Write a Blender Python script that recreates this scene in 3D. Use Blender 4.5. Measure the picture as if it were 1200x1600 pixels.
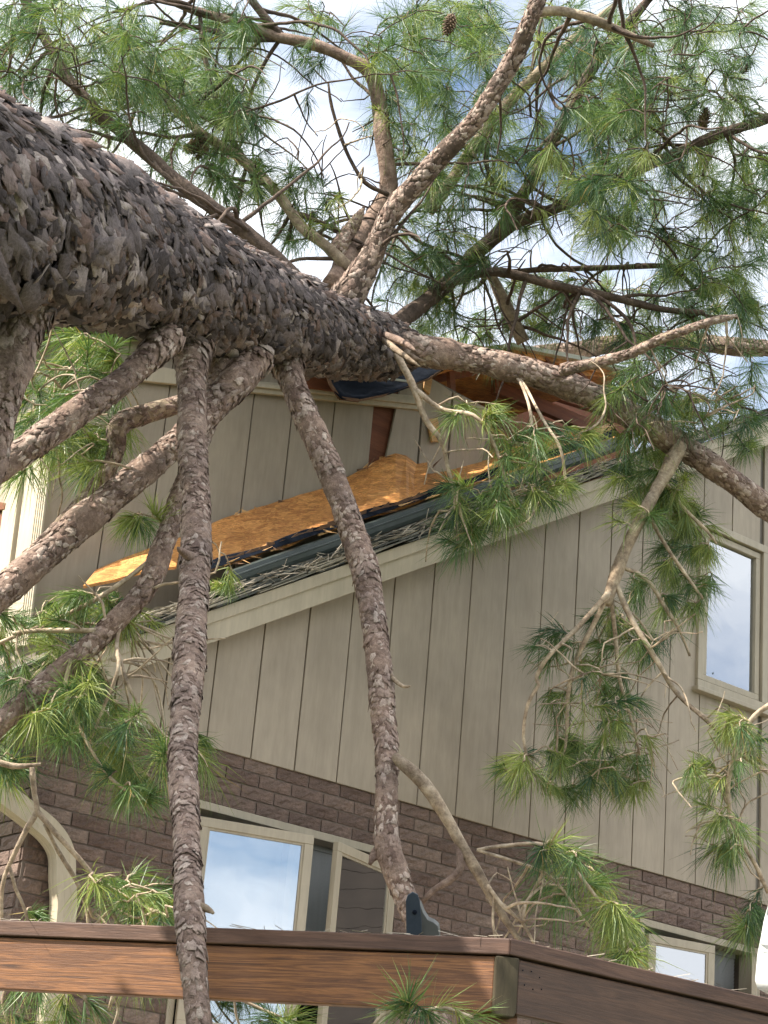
import bpy, math, random
import numpy as np
from mathutils import Matrix, Vector

for o in list(bpy.data.objects):
    bpy.data.objects.remove(o)
scene = bpy.context.scene
COL = scene.collection

# ------------------------------------------------------------------ camera
# world frame follows the house: X along the gable wall, Y into the house, Z up
FPX = 3100.0
PITCH, ROLL, YAW, DIST, CAMZ = 0.38237216, 0.08861999, 0.66588867, 8.8326, 1.6
CP = np.array([0.0, -DIST, CAMZ])
_fh = np.array([math.sin(YAW), math.cos(YAW), 0.0])
_r0 = np.array([math.cos(YAW), -math.sin(YAW), 0.0])
_z = np.array([0.0, 0.0, 1.0])
CF = _fh * math.cos(PITCH) + _z * math.sin(PITCH)
_u0 = -_fh * math.sin(PITCH) + _z * math.cos(PITCH)
CR = _r0 * math.cos(ROLL) + _u0 * math.sin(ROLL)
CU = -_r0 * math.sin(ROLL) + _u0 * math.cos(ROLL)
cam = bpy.data.cameras.new('camera')
cam.sensor_fit = 'HORIZONTAL'
cam.sensor_width = 36.0
cam.lens = 36.0 * FPX / 1200.0
cam.clip_start = 0.05
cam.clip_end = 3000.0
camo = bpy.data.objects.new('camera', cam)
COL.objects.link(camo)
camo.matrix_world = Matrix(((CR[0], CU[0], -CF[0], CP[0]), (CR[1], CU[1], -CF[1], CP[1]), (CR[2], CU[2], -CF[2], CP[2]), (0, 0, 0, 1)))
scene.camera = camo

# ------------------------------------------------------------------ light
SUN_EL = math.radians(50)
SUN_AZ = np.array([-0.94, 0.25, 0.0])
SUN_AZ = SUN_AZ / np.linalg.norm(SUN_AZ)
sunv = SUN_AZ * math.cos(SUN_EL) + _z * math.sin(SUN_EL)
ld = bpy.data.lights.new('sun', 'SUN')
ld.energy = 5.0
ld.angle = math.radians(0.6)
ld.color = (1.0, 0.93, 0.82)
lo = bpy.data.objects.new('sun', ld)
COL.objects.link(lo)
lo.rotation_euler = Vector(sunv).to_track_quat('Z', 'Y').to_euler()

world = bpy.data.worlds.new('World')
scene.world = world
world.use_nodes = True
wn, wl = world.node_tree.nodes, world.node_tree.links
wn.clear()
w_out = wn.new('ShaderNodeOutputWorld')
w_bg = wn.new('ShaderNodeBackground')
w_sky = wn.new('ShaderNodeTexSky')
w_sky.sky_type = 'NISHITA'
w_sky.sun_disc = False
w_sky.sun_elevation = SUN_EL
w_sky.sun_rotation = math.atan2(SUN_AZ[0], SUN_AZ[1])
w_sky.air_density = 1.0
w_sky.dust_density = 1.2
w_sky.ozone_density = 1.6
w_tc = wn.new('ShaderNodeTexCoord')
w_map = wn.new('ShaderNodeMapping')
w_map.inputs['Scale'].default_value = (1.0, 1.0, 2.2)
w_map.inputs['Location'].default_value = (4.11, 8.08, 7.52)
w_no = wn.new('ShaderNodeTexNoise')
w_no.inputs['Scale'].default_value = 2.6
w_no.inputs['Detail'].default_value = 11.0
w_no.inputs['Roughness'].default_value = 0.58
w_no.inputs['Distortion'].default_value = 0.25
w_rmp = wn.new('ShaderNodeValToRGB')
w_rmp.color_ramp.elements[0].position = 0.33
w_rmp.color_ramp.elements[1].position = 0.535
w_mix = wn.new('ShaderNodeMix')
w_mix.data_type = 'RGBA'
w_mix.inputs[7].default_value = (7.6, 7.8, 8.1, 1)      # sunlit cloud, in the same units as the sky texture
wl.new(w_tc.outputs['Generated'], w_map.inputs['Vector'])
wl.new(w_map.outputs['Vector'], w_no.inputs['Vector'])
wl.new(w_no.outputs['Fac'], w_rmp.inputs['Fac'])
wl.new(w_rmp.outputs['Color'], w_mix.inputs[0])
wl.new(w_sky.outputs['Color'], w_mix.inputs[6])
wl.new(w_mix.outputs[2], w_bg.inputs['Color'])
w_bg.inputs['Strength'].default_value = 0.12
wl.new(w_bg.outputs['Background'], w_out.inputs['Surface'])

scene.view_settings.view_transform = 'Standard'
scene.view_settings.look = 'None'
scene.view_settings.gamma = 1.0
scene.view_settings.use_curve_mapping = False
scene.view_settings.exposure = 1.06
scene.render.engine = 'CYCLES'
scene.cycles.use_adaptive_sampling = True
scene.cycles.adaptive_threshold = 0.025
scene.cycles.max_bounces = 5
scene.cycles.diffuse_bounces = 2
scene.cycles.glossy_bounces = 3
scene.cycles.transmission_bounces = 4
scene.cycles.transparent_max_bounces = 8
scene.render.resolution_x, scene.render.resolution_y = 768, 1024

# ------------------------------------------------------------------ helpers
RNG = np.random.default_rng(11)
random.seed(11)


def ray(x, y):
    return CF + CR * (x - 600.0) / FPX + CU * (800.0 - y) / FPX


def PX(x, y, d):                      # photo position at a given distance along the lens axis
    return CP + ray(x, y) * d


def W(x, y, off):                     # photo position on a plane parallel to the gable wall
    r = ray(x, y)
    return CP + r * ((off - CP[1]) / r[1])


def WX(x, y, X):                      # photo position on a plane parallel to the side wall
    r = ray(x, y)
    return CP + r * ((X - CP[0]) / r[0])


def proj(P):
    v = np.asarray(P, float) - CP
    z = v @ CF
    return 600 + FPX * (v @ CR) / z, 800 - FPX * (v @ CU) / z, z


class MB:
    def __init__(self):
        self.v, self.f = [], []

    def add(self, verts, faces):
        n = len(self.v)
        self.v.extend([tuple(map(float, p)) for p in verts])
        self.f.extend([tuple(i + n for i in q) for q in faces])

    def box(self, x0, x1, y0, y1, z0, z1):
        self.add([(x0, y0, z0), (x1, y0, z0), (x1, y1, z0), (x0, y1, z0), (x0, y0, z1), (x1, y0, z1), (x1, y1, z1), (x0, y1, z1)],
                 [(0, 3, 2, 1), (4, 5, 6, 7), (0, 1, 5, 4), (1, 2, 6, 5), (2, 3, 7, 6), (3, 0, 4, 7)])

    def prism(self, pts, vec):        # polygon given as points, thickened along vec
        pts = [np.asarray(p, float) for p in pts]
        vec = np.asarray(vec, float)
        n = len(pts)
        self.add(list(pts) + [p + vec for p in pts],
                 [tuple(range(n)), tuple(range(2 * n - 1, n - 1, -1))] + [(i, i + n, (i + 1) % n + n, (i + 1) % n) for i in range(n)])

    def beam(self, a, b, w, h, up=(0, 0, 1)):   # square timber from a to b
        a, b, up = np.asarray(a, float), np.asarray(b, float), np.asarray(up, float)
        d = (b - a) / np.linalg.norm(b - a)
        s = np.cross(d, up); s /= np.linalg.norm(s)
        u = np.cross(s, d)
        q = [(-w / 2, -h / 2), (w / 2, -h / 2), (w / 2, h / 2), (-w / 2, h / 2)]
        self.prism([a + s * i + u * j for i, j in q], b - a)

    def tube(self, pts, rad, seg=8, wob=0.0, cap=True):
        pts = np.asarray(pts, float)
        n = len(pts)
        tan = np.gradient(pts, axis=0)
        tan /= np.linalg.norm(tan, axis=1)[:, None] + 1e-9
        ref = np.array([0.31, 0.17, 0.93])
        if abs(tan[0] @ ref) > 0.9:
            ref = np.array([0.9, -0.3, 0.1])
        base = len(self.v)
        ang = np.linspace(0, 2 * math.pi, seg, endpoint=False)
        side = np.cross(tan[0], ref); side /= np.linalg.norm(side)
        for i in range(n):
            side = side - tan[i] * (side @ tan[i])
            side /= np.linalg.norm(side) + 1e-9
            b = np.cross(tan[i], side)
            r = rad[i] * (1 + wob * (RNG.random(seg) - 0.5) * 2)
            ring = pts[i] + (np.cos(ang) * r)[:, None] * side + (np.sin(ang) * r)[:, None] * b
            self.v.extend(map(tuple, ring.tolist()))
        for i in range(n - 1):
            for k in range(seg):
                a0, a1 = base + i * seg + k, base + i * seg + (k + 1) % seg
                self.f.append((a0, a1, a1 + seg, a0 + seg))
        if cap:
            self.f.append(tuple(base + k for k in range(seg - 1, -1, -1)))
            self.f.append(tuple(base + (n - 1) * seg + k for k in range(seg)))

    def mesh(self, name, smooth=False):
        me = bpy.data.meshes.new(name)
        me.from_pydata(self.v, [], self.f)
        me.validate()
        if smooth:
            me.polygons.foreach_set('use_smooth', [True] * len(me.polygons))
        me.update()
        return me

    def build(self, name, mat, parent=None, smooth=False, bevel=0.0):
        o = bpy.data.objects.new(name, self.mesh(name, smooth))
        COL.objects.link(o)
        if mat:
            o.data.materials.append(mat)
        if parent:
            o.parent = parent
        if bevel:
            m = o.modifiers.new('bevel', 'BEVEL')
            m.width = bevel
            m.segments = 2
            m.limit_method = 'ANGLE'
        return o


def empty(name, label, cat, group=None):
    o = bpy.data.objects.new(name, None)
    COL.objects.link(o)
    tag(o, label, cat, group)
    return o


def tag(o, label=None, cat=None, group=None, kind=None):
    if label: o['label'] = label
    if cat: o['category'] = cat
    if group: o['group'] = group
    if kind: o['kind'] = kind
    return o


def catmull(ctrl, step):
    c = np.asarray(ctrl, float)
    p = np.vstack([2 * c[0] - c[1], c, 2 * c[-1] - c[-2]])
    out = []
    for i in range(1, len(p) - 2):
        n = max(2, int(np.linalg.norm(p[i + 1, :3] - p[i, :3]) / step))
        for t in np.linspace(0, 1, n, endpoint=False):
            a, b, cc, d = p[i - 1], p[i], p[i + 1], p[i + 2]
            out.append(0.5 * (2 * b + (cc - a) * t + (2 * a - 5 * b + 4 * cc - d) * t * t + (3 * b - a - 3 * cc + d) * t ** 3))
    out.append(c[-1])
    return np.array(out)


# ------------------------------------------------------------------ materials
def new_mat(name):
    m = bpy.data.materials.new(name)
    m.use_nodes = True
    nt = m.node_tree
    return m, nt.nodes, nt.links, nt.nodes['Principled BSDF']


def tex(nodes, links, scale, detail=6, rough=0.6, stretch=None, dist=0.0, coord='Object', rot=None):
    tc = nodes.new('ShaderNodeTexCoord')
    no = nodes.new('ShaderNodeTexNoise')
    no.inputs['Scale'].default_value = scale
    no.inputs['Detail'].default_value = detail
    no.inputs['Roughness'].default_value = rough
    no.inputs['Distortion'].default_value = dist
    if stretch or rot:
        mp = nodes.new('ShaderNodeMapping')
        if stretch: mp.inputs['Scale'].default_value = stretch
        if rot: mp.inputs['Rotation'].default_value = rot
        links.new(tc.outputs[coord], mp.inputs['Vector'])
        links.new(mp.outputs['Vector'], no.inputs['Vector'])
    else:
        links.new(tc.outputs[coord], no.inputs['Vector'])
    return no.outputs['Fac']


def ramp(nodes, links, fac, stops):
    r = nodes.new('ShaderNodeValToRGB')
    els = r.color_ramp.elements
    while len(els) < len(stops):
        els.new(0.5)
    for e, (p, c) in zip(els, stops):
        e.position = p
        e.color = (c[0], c[1], c[2], 1)
    links.new(fac, r.inputs['Fac'])
    return r.outputs['Color']


def mixc(nodes, links, fac, a, b, mode='MIX'):
    m = nodes.new('ShaderNodeMix')
    m.data_type = 'RGBA'
    m.blend_type = mode
    for sock, val in ((m.inputs[0], fac), (m.inputs[6], a), (m.inputs[7], b)):
        if isinstance(val, (int, float)):
            sock.default_value = val
        elif isinstance(val, tuple):
            sock.default_value = (val[0], val[1], val[2], 1)
        else:
            links.new(val, sock)
    return m.outputs[2]


def bump(nodes, links, bsdf, h, strength, dist):
    b = nodes.new('ShaderNodeBump')
    b.inputs['Strength'].default_value = strength
    b.inputs['Distance'].default_value = dist
    links.new(h, b.inputs['Height'])
    links.new(b.outputs['Normal'], bsdf.inputs['Normal'])


def paint(name, col, var=0.12, rough=0.65, grain=(30, 30, 4), bmp=0.25):
    m, n, l, b = new_mat(name)
    f1 = tex(n, l, 1.7, 3, 0.65)
    f2 = tex(n, l, 1.0, 3, 0.7, grain)
    lo_ = tuple(c * (1 - var) for c in col); hi = tuple(min(1, c * (1 + var)) for c in col)
    c1 = ramp(n, l, f1, [(0.3, lo_), (0.7, hi)])
    c2 = ramp(n, l, f2, [(0.25, (0.86, 0.86, 0.86)), (0.7, (1.04, 1.04, 1.04))])
    f5 = tex(n, l, 1.0, 4, 0.6, tuple(g_ * 0.16 for g_ in grain))
    c5 = ramp(n, l, f5, [(0.3, (0.93, 0.925, 0.915)), (0.62, (1.02, 1.02, 1.02))])
    l.new(mixc(n, l, 1.0, mixc(n, l, 1.0, c1, c2, 'MULTIPLY'), c5, 'MULTIPLY'), b.inputs['Base Color'])
    b.inputs['Roughness'].default_value = rough
    bump(n, l, b, f2, bmp, 0.003)
    return m


def wood(name, cols, stretch, rough=0.6, dist=1.2, scale=1.0, fine=None, bmp=0.35):
    m, n, l, b = new_mat(name)
    f1 = tex(n, l, scale, 8, 0.6, stretch, dist)
    f2 = tex(n, l, scale * 6, 6, 0.7, stretch, 0.3)
    f3 = tex(n, l, 2.3, 4, 0.6)
    k = len(cols)
    c1 = ramp(n, l, f1, [(0.28 + 0.44 * i / (k - 1), c) for i, c in enumerate(cols)])
    c2 = ramp(n, l, f2, [(0.3, (0.62, 0.58, 0.55)), (0.62, (1.05, 1.05, 1.05))])
    c3 = ramp(n, l, f3, [(0.3, (0.72, 0.7, 0.68)), (0.7, (1.1, 1.1, 1.1))])
    l.new(mixc(n, l, 1.0, mixc(n, l, 0.9, c1, c2, 'MULTIPLY'), c3, 'MULTIPLY'), b.inputs['Base Color'])
    b.inputs['Roughness'].default_value = rough
    bump(n, l, b, f2, bmp, 0.004)
    return m


M = {}
M['siding'] = paint('siding_paint', (0.385, 0.322, 0.246))
M['trim'] = paint('trim_paint', (0.52, 0.45, 0.335), 0.10)
M['frame'] = paint('window_frame_paint', (0.43, 0.37, 0.275), 0.08, 0.5)
M['groove'] = paint('groove_paint', (0.17, 0.15, 0.12), 0.1)
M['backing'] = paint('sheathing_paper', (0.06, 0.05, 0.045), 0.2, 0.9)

# brick
m, n, l, b = new_mat('brown_brick')
oi = n.new('ShaderNodeObjectInfo')
f1 = tex(n, l, 9, 6, 0.7)
f2 = tex(n, l, 60, 4, 0.7)
c0 = ramp(n, l, oi.outputs['Random'], [(0.0, (0.142, 0.096, 0.077)), (0.35, (0.178, 0.125, 0.102)), (0.7, (0.205, 0.146, 0.118)), (0.95, (0.24, 0.18, 0.145))])
c1 = ramp(n, l, f1, [(0.3, (0.72, 0.72, 0.74)), (0.7, (1.2, 1.17, 1.15))])
c2 = ramp(n, l, f2, [(0.3, (0.8, 0.8, 0.8)), (0.72, (1.25, 1.22, 1.2))])
l.new(mixc(n, l, 1.0, mixc(n, l, 1.0, c0, c1, 'MULTIPLY'), c2, 'MULTIPLY'), b.inputs['Base Color'])
b.inputs['Roughness'].default_value = 0.85
f4 = tex(n, l, 1.0, 5, 0.65, (26, 26, 60), 1.5)
bump(n, l, b, f4, 0.9, 0.016)
M['brick'] = m
M['mortar'] = paint('mortar', (0.19, 0.15, 0.125), 0.25, 0.95, (40, 40, 40), 0.5)

M['plywood'] = wood('fresh_plywood', [(0.30, 0.105, 0.03), (0.68, 0.29, 0.075), (0.80, 0.39, 0.115), (0.52, 0.195, 0.052), (0.82, 0.43, 0.14), (0.58, 0.23, 0.065)], (1.1, 5, 6), 0.6, 3.4, 1.8)
_m = M['plywood']; _n, _l = _m.node_tree.nodes, _m.node_tree.links
_b = _n['Principled BSDF']
_src = _b.inputs['Base Color'].links[0].from_socket
_tc = _n.new('ShaderNodeTexCoord'); _mp = _n.new('ShaderNodeMapping'); _mp.inputs['Scale'].default_value = (9, 22, 26)
_vo = _n.new('ShaderNodeTexVoronoi'); _vo.inputs['Scale'].default_value = 1.0
_l.new(_tc.outputs['Object'], _mp.inputs['Vector']); _l.new(_mp.outputs['Vector'], _vo.inputs['Vector'])
_sp = _n.new('ShaderNodeSeparateColor'); _l.new(_vo.outputs['Color'], _sp.inputs[0])
_l.new(mixc(_n, _l, 1.0, _src, ramp(_n, _l, _sp.outputs[0], [(0.0, (0.80, 0.77, 0.74)), (0.5, (1.0, 1.0, 1.0)), (1.0, (1.15, 1.2, 1.28))]), 'MULTIPLY'), _b.inputs['Base Color'])
M['ply_edge'] = wood('torn_plywood_edge', [(0.07, 0.04, 0.03), (0.20, 0.11, 0.06), (0.10, 0.06, 0.04)], (2, 20, 20), 0.9)
M['lumber'] = wood('fresh_lumber', [(0.62, 0.33, 0.12), (0.78, 0.47, 0.20), (0.66, 0.36, 0.14)], (1, 12, 12), 0.6)
M['old_timber'] = wood('old_roof_timber', [(0.144, 0.043, 0.020), (0.238, 0.083, 0.036), (0.173, 0.058, 0.025)], (1, 9, 9), 0.75)
M['rail'] = wood('stained_rail_board', [(0.071, 0.032, 0.018), (0.182, 0.077, 0.030), (0.352, 0.152, 0.054), (0.156, 0.066, 0.029), (0.260, 0.112, 0.043), (0.092, 0.042, 0.023)], (1.0, 1.0, 26), 0.55, 0.9, 1.7)
M['rail_cap'] = wood('weathered_rail_cap', [(0.081, 0.040, 0.026), (0.161, 0.084, 0.053), (0.098, 0.049, 0.032), (0.184, 0.099, 0.064)], (1.2, 1.2, 18), 0.6, 0.6, 1.5)
M['rail_unlit'] = wood('unlit_rail_board', [(0.065, 0.032, 0.017), (0.135, 0.068, 0.037), (0.084, 0.042, 0.023), (0.169, 0.088, 0.049)], (1.0, 1.0, 15), 0.5, 1.6, 1.6)  # right run of the rail, its lack of sun put into a darker stain
M['post'] = wood('mossy_post', [(0.050, 0.040, 0.020), (0.090, 0.070, 0.036), (0.060, 0.047, 0.026)], (9, 9, 1.2), 0.8)

m, n, l, b = new_mat('shingle')
oi = n.new('ShaderNodeObjectInfo')
f1 = tex(n, l, 140, 3, 0.8)
c0 = ramp(n, l, oi.outputs['Random'], [(0.0, (0.04, 0.045, 0.045)), (0.3, (0.12, 0.125, 0.115)), (0.6, (0.27, 0.26, 0.23)), (1.0, (0.46, 0.41, 0.33))])
c1 = ramp(n, l, f1, [(0.3, (0.55, 0.55, 0.55)), (0.7, (1.4, 1.4, 1.35))])
l.new(mixc(n, l, 1.0, c0, c1, 'MULTIPLY'), b.inputs['Base Color'])
b.inputs['Roughness'].default_value = 0.9
bump(n, l, b, f1, 0.6, 0.004)
M['shingle'] = m

m, n, l, b = new_mat('dark_drip_metal')
f1 = tex(n, l, 7, 6, 0.7)
l.new(ramp(n, l, f1, [(0.3, (0.030, 0.042, 0.040)), (0.7, (0.062, 0.078, 0.073))]), b.inputs['Base Color'])
b.inputs['Roughness'].default_value = 0.38
b.inputs['Specular IOR Level'].default_value = 0.7
M['metal'] = m
m, n, l, b = new_mat('pale_edge_metal')
f1 = tex(n, l, 6, 5, 0.6)
l.new(ramp(n, l, f1, [(0.3, (0.36, 0.37, 0.33)), (0.7, (0.52, 0.52, 0.46))]), b.inputs['Base Color'])
b.inputs['Roughness'].default_value = 0.5
M['edge_metal'] = m
m, n, l, b = new_mat('black_underlayment')
f1 = tex(n, l, 9, 6, 0.6)
l.new(ramp(n, l, f1, [(0.3, (0.006, 0.008, 0.013)), (0.75, (0.013, 0.017, 0.027))]), b.inputs['Base Color'])
b.inputs['Roughness'].default_value = 0.9
b.inputs['Specular IOR Level'].default_value = 0.06
bump(n, l, b, f1, 0.5, 0.02)
M['felt'] = m
m, n, l, b = new_mat('slate_blue_plate')
f1 = tex(n, l, 30, 5, 0.7)
l.new(ramp(n, l, f1, [(0.3, (0.022, 0.034, 0.050)), (0.75, (0.040, 0.056, 0.076))]), b.inputs['Base Color'])
b.inputs['Roughness'].default_value = 0.45
M['bracket'] = m
m, n, l, b = new_mat('pale_fabric')
f1 = tex(n, l, 8, 6, 0.6)
l.new(ramp(n, l, f1, [(0.3, (0.62, 0.66, 0.66)), (0.7, (0.80, 0.82, 0.80))]), b.inputs['Base Color'])
b.inputs['Roughness'].default_value = 0.6
M['white'] = m
m, n, l, b = new_mat('dark_room')
l.new(ramp(n, l, tex(n, l, 2, 4), [(0.3, (0.03, 0.032, 0.036)), (0.7, (0.055, 0.056, 0.06))]), b.inputs['Base Color'])
b.inputs['Roughness'].default_value = 0.9
M['room'] = m
M['blind'] = paint('blind_slats', (0.42, 0.43, 0.43), 0.06, 0.6)

# glass: clear sheet with a strong surface reflection
m, n, l, b = new_mat('window_glass')
out = n['Material Output']
n.remove(b)
tr = n.new('ShaderNodeBsdfTransparent'); tr.inputs['Color'].default_value = (0.72, 0.77, 0.78, 1)
gl = n.new('ShaderNodeBsdfGlossy'); gl.inputs['Roughness'].default_value = 0.01; gl.inputs['Color'].default_value = (0.93, 0.96, 1.0, 1)
fr = n.new('ShaderNodeFresnel'); fr.inputs['IOR'].default_value = 1.9
mx = n.new('ShaderNodeMixShader')
nb = tex(n, l, 2.2, 2, 0.4)
bp = n.new('ShaderNodeBump'); bp.inputs['Strength'].default_value = 0.05; bp.inputs['Distance'].default_value = 0.03
l.new(nb, bp.inputs['Height']); l.new(bp.outputs['Normal'], gl.inputs['Normal'])
ma = n.new('ShaderNodeMath'); ma.operation = 'MULTIPLY_ADD'; ma.inputs[1].default_value = 1.6; ma.inputs[2].default_value = 0.26; ma.use_clamp = True
l.new(fr.outputs['Fac'], ma.inputs[0]); l.new(ma.outputs[0], mx.inputs[0])
l.new(tr.outputs[0], mx.inputs[1]); l.new(gl.outputs[0], mx.inputs[2]); l.new(mx.outputs[0], out.inputs['Surface'])
M['glass'] = m


def bark(name, stops, attr, bscale=30, bstr=0.8):
    m, n, l, b = new_mat(name)
    f1 = tex(n, l, 5, 2, 0.65)
    f2 = tex(n, l, bscale, 4, 0.75)
    if attr:
        a = n.new('ShaderNodeAttribute'); a.attribute_name = 'plate'
        c0 = ramp(n, l, a.outputs['Fac'], stops)
    else:
        c0 = ramp(n, l, tex(n, l, 14, 3, 0.7), stops)
    c1 = ramp(n, l, f1, [(0.3, (0.72, 0.72, 0.74)), (0.72, (1.22, 1.2, 1.18))])
    c2 = ramp(n, l, f2, [(0.28, (0.55, 0.53, 0.52)), (0.7, (1.28, 1.26, 1.25))])
    l.new(mixc(n, l, 1.0, mixc(n, l, 1.0, c0, c1, 'MULTIPLY'), c2, 'MULTIPLY'), b.inputs['Base Color'])
    b.inputs['Roughness'].default_value = 0.85
    b.inputs['Specular IOR Level'].default_value = 0.35
    bump(n, l, b, f2, bstr, 0.012)
    return m


M['bark_core'] = bark('bark_crevice', [(0.3, (0.012, 0.009, 0.008)), (0.7, (0.034, 0.025, 0.021))], False)
M['bark_plate'] = bark('bark_plate', [(0.0, (0.040, 0.030, 0.028)), (0.25, (0.105, 0.085, 0.081)), (0.58, (0.200, 0.167, 0.159)), (0.74, (0.164, 0.107, 0.084)), (0.86, (0.269, 0.225, 0.208)), (0.95, (0.419, 0.360, 0.321)), (1.0, (0.360, 0.233, 0.151))], True, 46, 1.0)
M['limb_core'] = bark('limb_bark', [(0.28, (0.153, 0.101, 0.076)), (0.5, (0.277, 0.198, 0.154)), (0.72, (0.396, 0.302, 0.239))], False, 36, 0.9)
M['limb_flake'] = bark('limb_bark_flake', [(0.0, (0.158, 0.104, 0.081)), (0.4, (0.297, 0.216, 0.175)), (0.75, (0.396, 0.307, 0.254)), (1.0, (0.544, 0.456, 0.386))], True, 44)
M['backlit_limb'] = bark('backlit_limb_bark', [(0.28, (0.068, 0.050, 0.038)), (0.5, (0.116, 0.083, 0.064)), (0.72, (0.184, 0.135, 0.102))], False, 36, 0.9)  # crown bark darkened, its backlit look is put into the colour
M['pale_limb'] = bark('weathered_limb', [(0.28, (0.20, 0.145, 0.10)), (0.5, (0.36, 0.285, 0.20)), (0.72, (0.50, 0.42, 0.31))], False, 30, 0.8)
M['twig'] = bark('dry_twig', [(0.28, (0.224, 0.163, 0.112)), (0.5, (0.469, 0.377, 0.270)), (0.72, (0.632, 0.541, 0.408))], False, 20, 0.3)
M['cone'] = bark('cone_scales', [(0.3, (0.10, 0.065, 0.04)), (0.7, (0.24, 0.17, 0.11))], False, 40)


def needle_mat(name, a, b_, c_):
    m, n, l, b = new_mat(name)
    out = n['Material Output']
    at = n.new('ShaderNodeAttribute'); at.attribute_name = 'plate'
    c0 = ramp(n, l, at.outputs['Fac'], [(0.0, a), (0.55, b_), (0.93, c_), (1.0, (0.30, 0.22, 0.07))])
    col = c0
    l.new(col, b.inputs['Base Color'])
    b.inputs['Roughness'].default_value = 0.42
    b.inputs['Specular IOR Level'].default_value = 0.5
    t = n.new('ShaderNodeBsdfTranslucent')
    l.new(mixc(n, l, 1.0, col, (1.3, 1.35, 0.7), 'MULTIPLY'), t.inputs['Color'])
    mx = n.new('ShaderNodeMixShader'); mx.inputs[0].default_value = 0.30
    l.new(b.outputs[0], mx.inputs[1]); l.new(t.outputs[0], mx.inputs[2])
    l.new(mx.outputs[0], out.inputs['Surface'])
    return m


M['needle'] = needle_mat('pine_needle', (0.036, 0.090, 0.046), (0.115, 0.195, 0.060), (0.29, 0.34, 0.095))

m, n, l, b = new_mat('lawn')
f1 = tex(n, l, 0.8, 8, 0.7)
l.new(ramp(n, l, f1, [(0.3, (0.03, 0.048, 0.018)), (0.7, (0.065, 0.08, 0.034))]), b.inputs['Base Color'])
b.inputs['Roughness'].default_value = 0.95
M['lawn'] = m

# ------------------------------------------------------------------ ground
g = MB()
N = 24
xs = np.linspace(-1, 1, N + 1)
xs = np.sign(xs) * np.abs(xs) ** 2.2 * 900
for j in range(N + 1):
    for i in range(N + 1):
        g.v.append((xs[i] + 3, xs[j] - 3, 0.03 * math.sin(xs[i] * .7) * math.cos(xs[j] * .5)))
g.f = [(j * (N + 1) + i, j * (N + 1) + i + 1, (j + 1) * (N + 1) + i + 1, (j + 1) * (N + 1) + i) for j in range(N) for i in range(N)]
tag(g.build('ground', M['lawn'], smooth=True), kind='structure')

# ------------------------------------------------------------------ house
house = empty('house', 'brown brick and taupe siding house with its gable roof torn open by the pine', 'house')
XC = 4.83                      # left corner of the house
XR = 12.4
ZS = 4.385                     # foot of the siding
SLOPE = 0.606
GW = 0.3048                    # siding groove spacing
G0 = 5.5346


def rake_z(x):                 # lower edge of the rake board
    return 4.886 + SLOPE * (x - 5.673)


UW = (9.80, 10.43, 5.78, 6.925)          # upper window opening: x0 x1 z0 z1
LW = (5.80, 7.26, 2.80, 4.082)           # lower window
RW = (9.30, 10.45, 3.00, 4.075)          # right lower window

# --- brick wall: mortar sheet with openings, then every brick
mo = MB()


def wall_with_holes(mb, x0, x1, z0, z1, y0, y1, holes):
    xsx = sorted({x0, x1, *[h for o_ in holes for h in o_[:2]]})
    for a, b_ in zip(xsx[:-1], xsx[1:]):
        c = (a + b_) / 2
        hz = [o_ for o_ in holes if o_[0] < c < o_[1]]
        z = z0
        for h in sorted(hz, key=lambda q: q[2]):
            mb.box(a, b_, y0, y1, z, h[2]); z = h[3]
        mb.box(a, b_, y0, y1, z, z1)


wall_with_holes(mo, XC + 0.012, XR, 0.0, ZS + 0.02, 0.005, 0.20, [LW, RW])
brick_wall = mo.build('brick_wall', M['mortar'], house)
BL, BH, BJ = 0.2286, 0.0762, 0.0095
variants = []
for k in range(7):
    nx, nz = 9, 4
    vb = MB()
    lx, lz = BL - BJ, BH - BJ
    rr = np.random.default_rng(100 + k)
    H = rr.random((nz + 1, nx + 1)) * 0.010
    for j in range(nz + 1):
        for i in range(nx + 1):
            ed = min(i, nx - i, 2) / 2 * min(j, nz - j, 1)
            y = -0.001 - (H[j, i] + 0.004 * math.sin(i * 1.9 + k) * math.sin(j * 2.1 + k * 2)) * (0.25 + 0.75 * ed)
            vb.v.append((lx * (i / nx) + (rr.random() - .5) * 0.003, y, lz * (j / nz) + (rr.random() - .5) * 0.003))
    vb.f = [(j * (nx + 1) + i, j * (nx + 1) + i + 1, (j + 1) * (nx + 1) + i + 1, (j + 1) * (nx + 1) + i) for j in range(nz) for i in range(nx)]
    rim = [i for i in range(nx + 1)] + [(j + 1) * (nx + 1) - 1 for j in range(1, nz + 1)] + [nz * (nx + 1) + i for i in range(nx - 1, -1, -1)] + [j * (nx + 1) for j in range(nz - 1, 0, -1)]
    nb0 = len(vb.v)
    for q in rim:
        vb.v.append((vb.v[q][0], 0.02, vb.v[q][2]))
    L_ = len(rim)
    vb.f += [(rim[(q + 1) % L_], rim[q], nb0 + q, nb0 + (q + 1) % L_) for q in range(L_)]
    me = vb.mesh('brick')
    me.materials.append(M['brick'])
    variants.append((me, vb))
J0 = W(398.7, 1270, 0)[0]
cand = []
row = 0
z = ZS - BH - 0.002
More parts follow.
